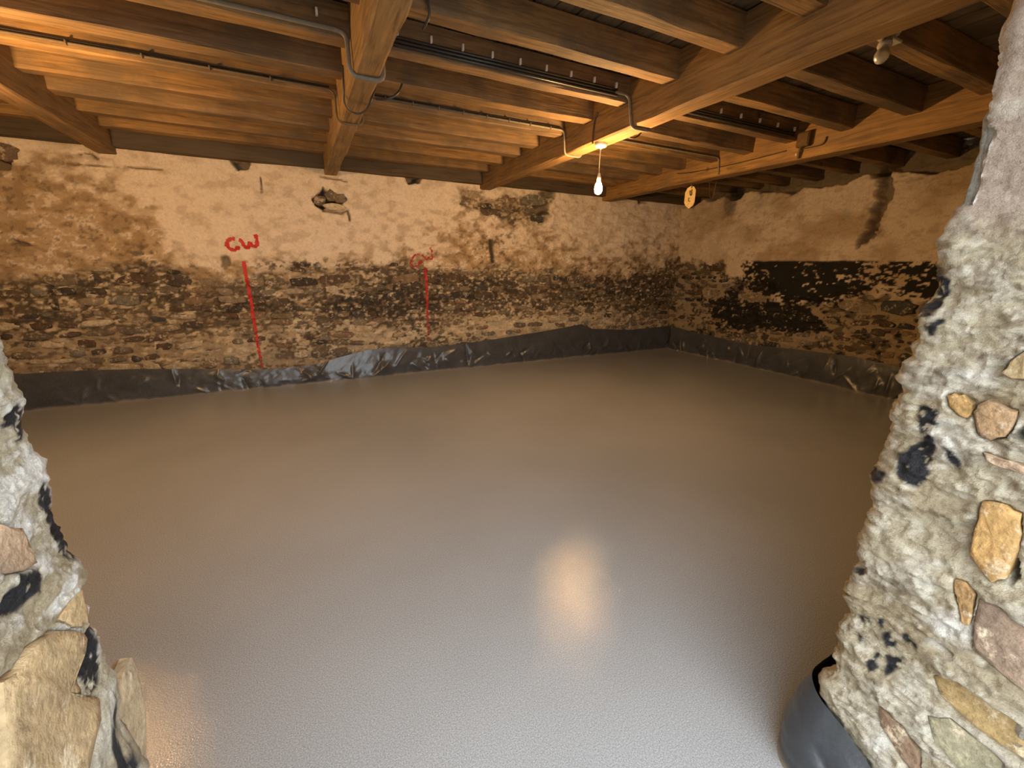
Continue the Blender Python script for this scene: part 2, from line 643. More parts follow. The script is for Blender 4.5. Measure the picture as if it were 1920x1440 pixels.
def back_disp(x, z, u, v):
    """displacement towards the room"""
    E = exposure_b(x, z, u, v)
    d = 0.045 * (fbm(x * 1.4, z * 1.8, 3, 1) - .5) + 0.050 * (fbm(x * 5, z * 8, 4, 4) - .5) + .028 * (ridge(x * 6, z * 11, 3, 8) - .5)
    d = d + 0.018 - E * 0.034 + E * 0.035 * (fbm(x * 13, z * 20, 3, 11) - .5)
    d = d * sst(.05, .50, z) - .03 * sst(.42, .25, z)
    for pts, dep in HOLES_B:
        s = poly_sdf(u, v, pts) + 5 * (fbm(x * 30, z * 30, 2, 3) - .5)
        d = d - 1.7 * dep * sst(1.5, -2.5, s)
    for pts, w in CRACKS_B:
        d = d - (.02 if w > 4 else .06) * sst(w * 1.3, 0, line_dist(u, v, pts) + 2.0 * (fbm(x * 30, z * 30, 2, 6) - .5))
    return d, E


def back_col(x, z, u, v, E):
    n1 = fbm(x * 2.2, z * 2.6, 4, 3); n2 = fbm(x * 10, z * 15, 4, 7); n3 = fbm(x * 28, z * 40, 3, 12); nh = fbm(x * 5, z * 15, 4, 14)
    vw = np.interp(u, [-600, 0, 100, 200, 290, 310, 420, 520, 600, 700, 800, 870, 950, 1050, 1150, 1250], [300, 300, 330, 360, 380, 480, 500, 470, 500, 480, 475, 430, 430, 450, 480, 470])
    t = sst(-40, 45, v - vw + 110 * (n1 - .5) + 70 * (n2 - .5))
    c = mixc(np.broadcast_to(C_WHITE, x.shape + (3,)), C_TAN, t * .85)
    c = mixc(c, C_TAN * .8, sst(.50, .66, n2) * (0.30 + .55 * t))
    c = mixc(c, np.array([.88, .77, .61]), sst(.50, .36, n2) * sst(.45, .55, n3) * .7)
    c = mixc(c, C_GRIME * 2, sst(.63, .73, n3 + .2 * (n2 - .5)) * (.08 + .6 * t))
    # bared rubble
    dk = gsum(DARK_B, u, v); lt = gsum(LIGHT_B, u, v)
    cm = mixc(np.broadcast_to(C_MORT, x.shape + (3,)), C_PALE, np.clip(sst(.52, .66, n2) * .6 + lt, 0, 1))
    dm = sst(.50, .62, .45 * nh + .55 * n3 + .28 * dk - .30 * lt + .035)
    cm = mixc(cm, C_GRIME, np.clip(dm, 0, 1) * .85)
    cm = mixc(cm, np.array([.72, .59, .40]), sst(.57, .66, fbm(x * 20, z * 34, 3, 20)) * .8)
    cm = mixc(cm, np.array([.22, .15, .09]), sst(.52, .62, n1 * .5 + n2 * .5) * .5)
    c = c * (1 - E[..., None]) + cm * E[..., None]
    # soot and tar flecks, cracks and holes
    dm2 = sst(.56, .62, n3 * .6 + n2 * .4 + .10 * dk) * np.clip(dk * 1.3, 0, 1)
    c = mixc(c, C_TAR * 2, dm2 * .85)
    for pts, dep in HOLES_B:
        c = mixc(c, C_BARE, sst(3, -2, poly_sdf(u, v, pts) + 5 * (n3 - .5)))
    for pts, w in CRACKS_B:
        c = mixc(c, C_GRIME * .8 if w > 4 else C_BARE, sst(w * 1.2, w * .3, line_dist(u, v, pts) + 3 * (n3 - .5)))
    rough = np.full(x.shape + (1,), .92)
    return np.concatenate([np.clip(c, 0.005, .9), rough], -1)


dx = 0.0125
xs = np.arange(XL, XR + .08, dx); zs = np.arange(-.03, TOPZ + .02, dx)
X, Z = np.meshgrid(xs, zs)
U, V = to_px(X, np.full_like(X, YB), Z)
D, E_B = back_disp(X, Z, U, V)
P = np.stack([X, YB - D, Z], -1)
wall_back = grid_obj('wall_back', P, M_WALL, back_col(X, Z, U, V, E_B))
tag(wall_back, kind='structure')
# what stands behind the visible face
bk = mesh_obj('masonry_core', *box_data(XL - .5, XR + .5, YB + .45, YB + .8, -.05, TOPZ + .02), M_CORE, wall_back, smooth=False)


# ------------------------------------------------------------------ right wall
def right_masks(y, z, u, v):
    n1 = fbm(y * 2.3, z * 2.6, 4, 4); n2 = fbm(y * 10, z * 15, 4, 8); n3 = fbm(y * 26, z * 36, 3, 13)
    ve = np.interp(u, [1200, 1290, 1330, 1390, 1450, 1800, 1900], [480, 485, 495, 520, 560, 570, 570])
    E = sst(-9, 9, v - ve + 60 * (n1 - .5) + 40 * (n2 - .5))
    tar = np.zeros_like(u)
    dens = np.interp(u, [1370, 1400, 1450, 1560, 1640, 1700, 1760, 1900], [-.4, -.02, .15, .13, .03, .04, .09, .09])
    low = np.interp(u, [1370, 1450, 1560, 1640, 1700, 1760], [530, 550, 560, 535, 545, 555])
    fall = sst(-6, 42, v - low)
    band = sst(488, 491, v + 4 * (n2 - .5)) * sst(.47, .53, .4 * n2 + .6 * n3 + dens - .42 * fall + .02)
    tar = np.maximum(tar, band * sst(1366, 1400, u + 40 * (n2 - .5)))
    b2 = sst(.50, .58, .55 * n2 + .45 * n3 + .42 * gsum([(1420, 590, 55, 18, 1), (1500, 605, 40, 15, .7), (1360, 575, 18, 22, .5), (1600, 520, 80, 18, .25)], u, v) - .12) * sst(500, 540, v)
    tar = np.maximum(tar, b2)
    return E, tar, n1, n2, n3


CRACK_R = [(1636, 312), (1674, 318), (1670, 350), (1664, 380), (1650, 410), (1646, 440), (1628, 455), (1610, 462), (1616, 448), (1632, 425), (1634, 400), (1646, 372), (1642, 340)]


def right_disp(y, z, u, v):
    E, tar, n1, n2, n3 = right_masks(y, z, u, v)
    d = 0.045 * (fbm(y * 1.4, z * 1.8, 3, 2) - .5) + 0.050 * (fbm(y * 5, z * 8, 4, 6) - .5) + .028 * (ridge(y * 6, z * 11, 3, 9) - .5) + .018
    d = d - E * .03 + E * .03 * (n3 - .5)
    d = d * sst(.05, .50, z) - .03 * sst(.42, .25, z)
    top = 2.43 + .10 * (fbm(y * 5, z * 2, 3, 15) - .5) * 2
    T = sst(top - .012, top + .012, z)
    d = d - T * (.26 + .08 * n2)
    cr = sst(4, -3, poly_sdf(u, v, CRACK_R) + 30 * (fbm(y * 12, z * 12, 3, 16) - .5))
    d = d - cr * .20
    d = d - .02 * sst(2.2, 0, line_dist(u, v, [(1690, 330), (1705, 326), (1725, 318), (1760, 312)]))
    return d, E, tar, T, cr, n1, n2, n3


ys = np.arange(0.30, YB + .08, dx)
Y, Z2 = np.meshgrid(ys, zs)
U, V = to_px(np.full_like(Y, XR), Y, Z2)
D, E_R, TAR_R, T, CR, n1, n2, n3 = right_disp(Y, Z2, U, V)
c = mixc(np.broadcast_to(np.array([.74, .61, .45]), Y.shape + (3,)), C_TAN * .9, sst(.45, .7, n1) * .7)
c = mixc(c, C_TAN * .75, sst(.58, .72, n2) * .35)
c = mixc(c, C_TAN * .5, sst(.70, .80, n3) * .3)
cm = mixc(np.broadcast_to(C_MORT * .9, Y.shape + (3,)), C_GRIME, sst(.50, .60, n2) * .8)
c = c * (1 - E_R[..., None]) + cm * E_R[..., None]
c = mixc(c, C_TAR, TAR_R)
c = mixc(c, C_BARE, np.maximum(T, CR))
rough = .92 - .35 * TAR_R
P = np.stack([XR - D, Y, Z2], -1)
wall_right = grid_obj('wall_right', P, M_WALL, np.concatenate([np.clip(c, .005, .9), rough[..., None]], -1), flip=True)
tag(wall_right, kind='structure')
mesh_obj('masonry_core', *box_data(XR + .50, XR + .8, -.1, YB + .5, -.05, TOPZ + .02), M_CORE, wall_right, smooth=False)

# left wall: outside the frame, plain rough limewash
ys = np.arange(0.6, YB + .08, .04); zz = np.arange(-.03, TOPZ + .02, .04)
Y, Z3 = np.meshgrid(ys, zz)
D = .05 * (fbm(Y * 2, Z3 * 2.5, 4, 5) - .5)
n2 = fbm(Y * 5, Z3 * 7, 4, 6)
c = mixc(np.broadcast_to(C_WHITE, Y.shape + (3,)), C_TAN, sst(1.5, .9, Z3 + (n2 - .5)))
wl = grid_obj('wall_left', np.stack([XL + D, Y, Z3], -1), M_WALL, c)
tag(wl, kind='structure')


# ------------------------------------------------------------------ rubble stones set in the walls
def stone_mesh(seed):
    r = random.Random(seed)
    n = 10
    out = []
    p = r.uniform(2.8, 6.0)
    for k in range(n):
        w = 2 * math.pi * (k + r.uniform(-.25, .25)) / n
        ca, sa = math.cos(w), math.sin(w)
        rad = 0.5 / (abs(ca) ** p + abs(sa) ** p) ** (1 / p) * r.uniform(.82, 1.05)
        out.append((rad * ca, rad * sa))
    V = []; Fc = []
    tx, tz = r.uniform(-.25, .25), r.uniform(-.3, .2)
    for sc, dep in ((1.03, 0.0), (.96, .70), (.84, .95)):
        for (a, b2) in out:
            V.append((a * sc, -(dep + (tx * a + tz * b2) * (dep > .1)) + r.uniform(-.05, .05) * (dep > .1), b2 * sc))
    V.append((0, -1.0, 0))
    for q in range(2):
        for k in range(n):
            k2 = (k + 1) % n
            Fc.append((q * n + k, q * n + k2, (q + 1) * n + k2, (q + 1) * n + k))
    for k in range(n):
        Fc.append((2 * n + k, 2 * n + (k + 1) % n, 3 * n))
    m = bpy.data.meshes.new('stone')
    m.from_pydata(V, [], Fc)
    m.polygons.foreach_set('use_smooth', [True] * len(m.polygons))
    m.materials.append(M_STONE)
    import bmesh
    bm = bmesh.new(); bm.from_mesh(m); bmesh.ops.recalc_face_normals(bm, faces=bm.faces)
    # open at the back: make sure the front faces the room (-Y)
    if sum(f.normal.y for f in bm.faces) > 0:
        bmesh.ops.reverse_faces(bm, faces=bm.faces)
    bm.to_mesh(m); bm.free()
    m.polygons.foreach_set('use_smooth', [i >= n for i in range(len(m.polygons))])
    return m


STONES = [stone_mesh(100 + i) for i in range(28)]
PAL_DARK = [(.075, .058, .042), (.095, .062, .038), (.065, .060, .055), (.11, .075, .05), (.05, .042, .034)]
PAL_MID = [(.20, .155, .10), (.16, .125, .085), (.24, .19, .125), (.18, .16, .125), (.21, .14, .085), (.14, .11, .08)]
PAL_PALE = [(.42, .34, .225), (.36, .28, .18), (.48, .40, .28), (.33, .27, .19)]


def sample(G, axs, zs_, a, z):
    i = int(np.clip((a - axs[0]) / dx, 0, G.shape[1] - 1)); j = int(np.clip((z - zs_[0]) / dx, 0, G.shape[0] - 1))
    return G[j, i]


def lay_rubble(r, a0, a1, z0, z1, keep):
    """irregular courses: returns (a, z, w, h, tilt)"""
    out = []
    z = z0
    while z < z1:
        h = r.choice((r.uniform(.05, .09), r.uniform(.09, .17)))
        a = a0 + r.uniform(0, .2)
        while a < a1:
            w = h * r.uniform(1.1, 3.4)
            w = min(max(w, .08), .48)
            hh = h * r.uniform(.72, 1.08)
            zc = z + h / 2 + r.uniform(-.012, .012) + .02 * math.sin(a * 2.1 + z * 5)
            ac = a + w / 2
            k = keep(ac, zc)
            if k is not None:
                out.append((ac, zc, w, hh, r.uniform(-.10, .10), k))
            a += w + r.uniform(.006, .035)
        z += h * .98 + r.uniform(.004, .02)
    return out


def place_stones(items, wall, face, cap=300):
    """face(a, z) -> surface point, rotation about Z"""
    items.sort(key=lambda t: -t[6])
    rest = []
    for i, (a, z, w, h, tilt, colr, size) in enumerate(items):
        me = STONES[rng.randrange(len(STONES))]
        p, rz = face(a, z)
        dep = rng.uniform(.026, .046)
        M = Matrix.Translation(p) @ Matrix.Rotation(rz, 4, 'Z') @ Matrix.Rotation(tilt, 4, 'Y') @ Matrix.Diagonal((w, dep, h, 1))
        if i < cap:
            o = bpy.data.objects.new('stone', me)
            link(o, wall)
            o.matrix_world = M
            o.color = colr + (1,)
        else:
            rest.append((M, me, colr))
    if rest:
        Vv = []; Ff = []
        for M, me, colr in rest:
            b0 = len(Vv)
            Vv += [M @ v.co for v in me.vertices]
            Ff += [tuple(b0 + k for k in p.vertices) for p in me.polygons]
        o = mesh_obj('small_stones', Vv, Ff, M_STONE, wall)
        o.color = (.20, .15, .10, 1)
        tag(o, kind='stuff')


def keep_back(a, z):
    e = sample(E_B, xs, zs, a, z)
    if e < .55:
        return None
    u, v = to_px(np.array([a]), np.array([YB]), np.array([z]))
    dk = gsum(DARK_B, u, v)[0]; lt = gsum(LIGHT_B, u, v)[0]
    if rng.random() < .10 + .55 * min(lt, 1):
        return None
    for pts, dep in HOLES_B:
        if poly_sdf(u, v, pts)[0] < 3:
            return None
    q = rng.random() + .55 * dk - .6 * lt
    pal = PAL_DARK if q > .78 else (PAL_MID if q > .30 else PAL_PALE)
    return pal[rng.randrange(len(pal))]


def keep_right(a, z):
    e = sample(E_R, np.arange(0.30, YB + .08, dx), zs, a, z)
    if e < .5 or rng.random() < .22:
        return None
    t = sample(TAR_R, np.arange(0.30, YB + .08, dx), zs, a, z)
    pal = [(.020, .016, .013), (.03, .022, .016)] if t > .45 else (PAL_DARK if rng.random() < .55 else PAL_MID)
    return pal[rng.randrange(len(pal))]


def px_size(x, y, z, w, h):
    d = x * FF[0] + y * FF[1] + (z - CAMZ) * FF[2]
    u, v = to_px(np.array([x]), np.array([y]), np.array([z]))
    vis = -40 < u[0] < 1940 and z > .25
    return (w * h / max(d, .1) ** 2) * (1 if vis else 1e-3)


xsR = np.arange(0.30, YB + .08, dx)
Dfull, _ = back_disp(*np.meshgrid(xs, zs), *to_px(np.meshgrid(xs, zs)[0], np.full((len(zs), len(xs)), YB), np.meshgrid(xs, zs)[1]))
items = []
for (a, z, w, h, t, k) in lay_rubble(random.Random(11), -3.2, XR - .1, .27, 2.36, keep_back):
    items.append((a, z, w, h, t, k, px_size(a, YB, z, w, h)))
place_stones(items, wall_back, lambda a, z: (Vector((a, YB - sample(Dfull, xs, zs, a, z) + .022, z)), 0.0))
for (px_, py_, dy, w, h, tl_, colr) in ((621, 367, .035, .13, .13, .7, (.18, .14, .095)), (638, 373, .02, .13, .10, -.3, (.20, .155, .105)), (600, 376, .06, .14, .12, .2, (.17, .13, .09)),
                                          (626, 388, -.012, .24, .085, .03, (.62, .52, .38)), (8, 285, .02, .22, .16, .2, (.16, .11, .08))):
    p = on_y(px_, py_, YB)
    o = bpy.data.objects.new('stone', STONES[rng.randrange(len(STONES))])
    link(o, wall_back)
    o.matrix_world = Matrix.Translation((p[0], YB + dy, p[2])) @ Matrix.Rotation(tl_, 4, 'Y') @ Matrix.Diagonal((w, .05, h, 1))
    o.color = colr + (1,)
DR = right_disp(*np.meshgrid(xsR, zs), *to_px(np.full((len(zs), len(xsR)), XR), np.meshgrid(xsR, zs)[0], np.meshgrid(xsR, zs)[1]))[0]
items = []
for (a, z, w, h, t, k) in lay_rubble(random.Random(12), 1.2, YB - .1, .27, 1.5, keep_right):
    items.append((a, z, w, h, t, k, px_size(XR, a, z, w, h)))
place_stones(items, wall_right, lambda a, z: (Vector((XR - sample(DR, xsR, zs, a, z) + .022, a, z)), -math.pi / 2))


# ------------------------------------------------------------------ doorway piers
def pier_grid(path, zs_, normal_blend=0.05):
    """path: list of (x, y, nx, ny) samples; returns arrays"""
    A = np.array(path)
    Xb, Zb = np.meshgrid(A[:, 0], zs_); Yb, _ = np.meshgrid(A[:, 1], zs_)
    NX, _ = np.meshgrid(A[:, 2], zs_); NY, _ = np.meshgrid(A[:, 3], zs_)
    return Xb, Yb, Zb, NX, NY


def run(a, b, n, step_fn=None):
    return np.linspace(a, b, n, endpoint=False)


JR_STONES = [   # outline in the photograph, colour, how far it stands proud
    ([(1777, 741), (1790, 737), (1807, 740), (1826, 757), (1828, 768), (1817, 784), (1796, 774), (1782, 762)], (.52, .33, .13), .016),
    ([(1829, 770), (1838, 757), (1855, 749), (1880, 760), (1908, 771), (1903, 800), (1891, 818), (1861, 825), (1838, 812)], (.34, .22, .12), .026),
    ([(1845, 939), (1866, 940), (1888, 946), (1917, 962), (1916, 1000), (1905, 1040), (1887, 1084), (1862, 1090), (1836, 1060), (1821, 1037), (1826, 1005), (1838, 970)], (.50, .31, .12), .022),
    ([(1793, 1084), (1812, 1090), (1831, 1112), (1827, 1140), (1818, 1172), (1806, 1168), (1800, 1135), (1790, 1105)], (.46, .28, .12), .014),
    ([(1846, 846), (1872, 856), (1925, 874), (1925, 888), (1880, 876), (1852, 862)], (.42, .29, .20), .016),
    ([(1880, 698), (1900, 676), (1930, 655), (1930, 710), (1905, 709)], (.40, .30, .16), .030),
    ([(1838, 1122), (1870, 1135), (1930, 1180), (1930, 1300), (1880, 1262), (1826, 1214), (1828, 1170)], (.30, .22, .16), .012),
    ([(1752, 1266), (1800, 1275), (1860, 1315), (1930, 1362), (1930, 1424), (1870, 1390), (1800, 1335), (1765, 1300)], (.38, .27, .12), .012),
    ([(1650, 1324), (1662, 1330), (1690, 1362), (1722, 1405), (1728, 1440), (1712, 1442), (1680, 1400), (1654, 1358)], (.26, .17, .11), .014),
    ([(1740, 1340), (1780, 1345), (1840, 1390), (1900, 1440), (1800, 1442), (1755, 1390)], (.36, .33, .22), .010),
]
JR_TAR = [[(1728, 764), (1745, 760), (1762, 768), (1764, 790), (1748, 808), (1728, 812), (1724, 790)],
          [(1728, 830), (1742, 812), (1758, 818), (1752, 850), (1744, 870), (1738, 900), (1722, 912), (1700, 906), (1686, 880), (1688, 848), (1706, 838)],
          [(1770, 836), (1790, 842), (1806, 876), (1800, 884), (1780, 866), (1776, 850)],
          [(1610, 1152), (1628, 1156), (1626, 1168), (1612, 1166)], [(1643, 1162), (1656, 1160), (1657, 1178), (1648, 1184)],
          [(1648, 1186), (1668, 1184), (1676, 1206), (1660, 1216)], [(1692, 1184), (1706, 1188), (1704, 1202), (1694, 1198)],
          [(1626, 1238), (1646, 1225), (1644, 1250), (1630, 1262)], [(1658, 1230), (1690, 1234), (1692, 1255), (1664, 1262)],
          [(1605, 1182), (1625, 1190), (1612, 1206)], [(1712, 1196), (1724, 1206), (1722, 1218)],
          [(1752, 490), (1772, 505), (1778, 530), (1768, 560), (1752, 590), (1735, 610), (1735, 560), (1744, 520)],
          [(1738, 612), (1775, 596), (1758, 620), (1744, 636)], [(1600, 1015), (1614, 1020), (1610, 1040), (1600, 1040)], [(1606, 1066), (1620, 1076), (1610, 1082)],
          [(1650, 880), (1668, 886), (1665, 900), (1652, 906)]]
JR_GAPS = [[(1890, 1060), (1906, 1050), (1908, 1084), (1894, 1096)], [(1900, 816), (1930, 790), (1930, 830)]]
JR_EDGE = [(1880, -40), (1878, 0), (1886, 30), (1876, 75), (1868, 130), (1858, 165), (1852, 215), (1853, 238), (1866, 246), (1856, 270), (1840, 305), (1838, 340), (1824, 380), (1790, 392)]

JL_STONES = [
    ([(24, 1222), (70, 1188), (132, 1192), (138, 1215), (118, 1252), (114, 1290), (122, 1318), (160, 1318), (164, 1360), (146, 1440), (120, 1500), (-40, 1500), (-40, 1290), (0, 1262)], (.46, .34, .19), .010),
    ([(-40, 985), (4, 996), (26, 1030), (40, 1062), (10, 1078), (-40, 1084)], (.46, .33, .22), .008),
    ([(82, 1168), (105, 1130), (128, 1106), (138, 1130), (140, 1178), (112, 1182)], (.50, .37, .20), .005),
]
JL_TAR = [[(-20, 1100), (14, 1078), (40, 1074), (48, 1090), (40, 1120), (10, 1150), (-20, 1160)],
          [(152, 1178), (158, 1190), (164, 1230), (166, 1270), (158, 1300), (148, 1305), (130, 1280), (118, 1252), (140, 1230)],
          [(-10, 770), (8, 760), (22, 785), (28, 830), (18, 830), (8, 800), (-10, 805)],
          [(50, 905), (62, 912), (82, 960), (110, 1010), (122, 1055), (112, 1062), (86, 1010), (62, 960)],
          [(188, 1318), (194, 1330), (206, 1400), (204, 1440), (194, 1440), (190, 1380)], [(205, 1425), (230, 1420), (236, 1460), (205, 1470)]]


def build_pier(name, side):
    """side=+1: right pier (reveal at XRV facing -X), side=-1: left pier (reveal at XLV facing +X)"""
    if side > 0:
        xr, yi, xo = XRV, YRV, XR + .1
        nrev = -1.0; step = .0034; vis0 = .14
    else:
        xr, yi, xo = XLV, YLV, XL - .1
        nrev = 1.0; step = .0030; vis0 = .36
    path = []
    rc = .035
    for x in np.linspace(xo, xr + side * .35, 24, endpoint=False): path.append((x, YOUT, 0, -1))
    for x in np.linspace(xr + side * .35, xr + side * .06, 10, endpoint=False): path.append((x, YOUT, 0, -1))
    for k in range(6):
        w = k / 6 * math.pi / 2
        path.append((xr + side * .06 * (1 - math.sin(w)), YOUT + .06 * (1 - math.cos(w)), nrev * math.sin(w), -math.cos(w)))
    for y in np.arange(YOUT + .06, vis0, .02): path.append((xr, y, nrev, 0))
    for y in np.arange(vis0, yi - rc, step): path.append((xr, y, nrev, 0))
    nk = 12
    for k in range(nk):
        w = k / nk * math.pi / 2
        path.append((xr + side * rc * (1 - math.cos(w)), yi - rc + rc * math.sin(w), nrev * math.cos(w), math.sin(w)))
    for x in np.arange(rc, .12, .008): path.append((xr + side * x, yi, 0, 1))
    for x in np.arange(.12, abs(xo - xr), .05): path.append((xr + side * x, yi, 0, 1))
    zb = np.concatenate([np.arange(-.03, 1.95, .0040), np.arange(1.95, TOPZ, .02)]) if side > 0 else np.concatenate([np.arange(-.03, .78, .02), np.arange(.78, 1.5, .0030), np.arange(1.5, TOPZ, .02)])
    Xb, Yb, Zb, NX, NY = pier_grid(path, zb)
    A = np.array(path)
    seg = np.hypot(np.diff(A[:, 0]), np.diff(A[:, 1]))
    s = np.concatenate([[0], np.cumsum(seg)])
    S, _ = np.meshgrid(s, zb)
    u, v = to_px(Xb, Yb, Zb)
    near = (np.abs(Xb - xr) < .15) & (Yb > vis0 - .02)
    fs = 1.0 if side > 0 else 1.9
    n1 = fbm(S * 4, Zb * 6, 4, 2); n2 = fbm(S * 11 * fs, Zb * 22 * fs, 4, 6); n3 = fbm(S * 40 * fs, Zb * 66 * fs, 3, 10)
    rg = ridge(S * 9 * fs + 1.5 * n1, Zb * 20 * fs, 3, 15)
    k1 = 1.0 if side > 0 else .45
    d = .036 * k1 * (n1 - .5) + .026 * k1 * (n2 - .5) + .014 * k1 * (n3 - .5) + .014 * k1 * (rg - .6) + .010 * k1 * (ridge(S * 45 * fs, Zb * 60 * fs, 2, 19) - .6)
    # courses of stone showing through the mortar as shallow shelves
    d = d + .007 * k1 * np.sin(Zb * 38 + 6 * n1)
    stones = JR_STONES if side > 0 else JL_STONES
    tars = JR_TAR if side > 0 else JL_TAR
    mort = np.array([.50, .44, .315]); white = np.array([.64, .60, .50]); tan = np.array([.38, .31, .195]); pink = np.array([.48, .385, .32])
    c = mixc(np.broadcast_to(mort, Xb.shape + (3,)), white, sst(.52, .66, n2 * .6 + n1 * .4) * .8)
    c = mixc(c, tan, sst(.52, .62, fbm(S * 7, Zb * 12, 4, 18)) * .75)
    c = mixc(c, np.array([.20, .155, .10]), sst(.56, .66, n3 * .6 + n2 * .4) * .7)
    c = mixc(c, white * 1.1, sst(.58, .68, fbm(S * 40 * fs, Zb * 55 * fs, 3, 1)) * .6)
    rough = np.full(Xb.shape, .85)
    if side > 0:
        up = sst(470, 380, v + 50 * (n2 - .5)) * near
        c = mixc(c, pink, up * .85)
        c = mixc(c, white, sst(.6, .7, n2) * up * .5)
        d = np.where(near, d * (1 - .75 * up), d)
        e = np.asarray(JR_EDGE, float)
        ex = np.interp(v, e[:, 1], e[:, 0])
        strip = sst(2, -2, u - ex) * sst(392, 386, v) * near
        gr = np.array([.36, .37, .34])
        fib = vn(S * 260, Zb * 9, 3)
        c = mixc(c, gr, strip)
        c = mixc(c, np.array([.52, .52, .49]), strip * sst(.5, .8, fib) * .8)
        d = d - strip * (.006 + .005 * fib)
        ln = sst(2.6, .8, line_dist(u, v, JR_EDGE[:-1])) * near
        c = mixc(c, np.array([.78, .77, .72]), ln); d = d + ln * .004
        hole = sst(3, -2, poly_sdf(u, v, [(1843, 172), (1852, 168), (1850, 185), (1838, 212), (1832, 210), (1836, 190)])) * near
        c = mixc(c, np.array([.26, .28, .22]), hole); d = d - hole * .03
        jl = sst(4, 0, line_dist(u, v, [(1588, 1112), (1650, 1140), (1720, 1180), (1790, 1224)])) * near
        d = d - jl * .016
        for pts in JR_GAPS:
            d = d - .05 * sst(3, -3, poly_sdf(u, v, pts)) * near
        wp = gsum([(1770, 1060, 22, 26, 1), (1780, 1180, 32, 24, 1), (1720, 1260, 30, 18, .8), (1650, 1400, 18, 24, .8), (1835, 700, 30, 10, .6), (1780, 800, 26, 40, .6)], u, v) * near
        c = mixc(c, np.array([.74, .72, .66]), np.clip(wp * sst(.40, .55, n2) * 1.2, 0, 1))
    else:
        wp = gsum([(25, 900, 50, 130, 1.3), (70, 1130, 45, 45, 1.2), (160, 1250, 30, 90, .8)], u, v) * near
        c = mixc(c, np.array([.76, .74, .68]), np.clip(wp * sst(.38, .52, n2) * 1.2, 0, 1))
        # bumps of the silhouette
        d = d + .010 * np.exp(-((v - 1095) / 40) ** 2) * near + (.012 - .006 * np.clip((Zb - .9) / .47, 0, 1.2)) * near
    for pts in tars:
        mk = sst(4, -3, poly_sdf(u, v, pts) + 16 * (n3 - .5)) * near
        mk = mk * sst(.36, .42, fbm(S * 90, Zb * 80, 2, 21) + .10)
        c = mixc(c, np.array([.020, .021, .026]), mk)
        rough = rough * (1 - mk) + .42 * mk
    for pts, colr, proud in stones:
        sd = poly_sdf(u, v, pts)
        mk = sst(4, -4, sd) * near
        d = d * (1 - mk) + (-.012 if side > 0 else -.002) * mk
        gap = sst(7, 1, np.abs(sd - 3)) * near
        d = d - gap * .002
    P = np.stack([Xb + NX * d, Yb + NY * d, Zb], -1)
    o = grid_obj(name, P, M_JAMB, np.concatenate([np.clip(c, .01, .9), rough[..., None]], -1), flip=(side > 0))
    tag(o, kind='structure')
    # exposed stones of the reveal
    for pts, colr, proud in stones:
        proud = proud * .5 + (0 if side > 0 else .012)
        W = [on_x(a, b2, xr) for a, b2 in pts]
        # densify and roughen the outline
        Q = []
        nW = len(W)
        for i in range(nW):
            a = W[i]; b2 = W[(i + 1) % nW]
            Q += [a, a * .5 + b2 * .5 + np.array([0, rng.uniform(-1, 1), rng.uniform(-1, 1)]) * .002]
        cen = np.mean(Q, 0)
        Vv = []; Ff = []
        n = len(Q)
        for sc, dep in ((1.02, -.035), (1.0, proud * .55), (.965, proud * .97), (.78, proud), (.45, proud)):
            for q in Q:
                p = cen + (q - cen) * sc
                dd = dep + (rng.uniform(-.0022, .0022) if sc < 1.0 else 0)
                Vv.append(np.array([xr + nrev * dd, p[1], p[2]]))
        Vv.append(np.array([xr + nrev * (proud + .001), cen[1], cen[2]]))
        for qd in range(4):
            for k in range(n):
                k2 = (k + 1) % n
                Ff.append((qd * n + k, qd * n + k2, (qd + 1) * n + k2, (qd + 1) * n + k))
        for k in range(n):
            Ff.append((4 * n + k, 4 * n + (k + 1) % n, 5 * n))
        so = mesh_obj('stone', Vv, Ff, M_JSTONE, o)
        import bmesh
        bm = bmesh.new(); bm.from_mesh(so.data); bmesh.ops.recalc_face_normals(bm, faces=bm.faces)
        if sum(f.normal.x * f.calc_area() for f in bm.faces) * nrev < 0:
            bmesh.ops.reverse_faces(bm, faces=bm.faces)
        bm.to_mesh(so.data); bm.free()
        so.data.polygons.foreach_set('use_smooth', [i >= 2 * n for i in range(len(so.data.polygons))])
        so.color = tuple(.85 * k for k in colr) + (1,)
    return o


pier_r = build_pier('wall_front_right', 1)
pier_l = build_pier('wall_front_left', -1)
# squared stone standing at the inner foot of the left-hand pier
ol = [on_y(a_, b_, .80) for a_, b_ in ((186, 1300), (200, 1288), (222, 1284), (232, 1310), (244, 1350), (252, 1392), (255, 1430), (256, 1490), (190, 1490))]
cen = np.mean(ol, 0)
V = []; Fc = []
n = len(ol)
for sc_, dy in ((.9, .10), (1.0, .09), (1.0, .012), (.93, .0)):
    for q in ol:
        p = cen + (q - cen) * sc_
        V.append((p[0], .77 + dy + rng.uniform(-.002, .002), p[2]))
for q in range(3):
    for k in range(n):
        k2 = (k + 1) % n
        Fc.append((q * n + k, q * n + k2, (q + 1) * n + k2, (q + 1) * n + k))
Fc.append(tuple(range(n))); Fc.append(tuple(3 * n + k for k in range(n))[::-1])
o = mesh_obj('stone', V, Fc, M_JSTONE, pier_l, smooth=False)
o.color = (.46, .37, .24, 1)
import bmesh
bm = bmesh.new(); bm.from_mesh(o.data); bmesh.ops.recalc_face_normals(bm, faces=bm.faces); bm.to_mesh(o.data); bm.free()
# masonry above the doorway, over a timber lintel
xs2 = np.arange(XLV - .1, XRV + .1, .03)
lint = mesh_obj('wall_front_above_door', *box_data(XLV - .25, XRV + .25, YOUT + .02, YRV - .02, 2.52, TOPZ), M_CORE, smooth=False)
tag(lint, kind='structure')


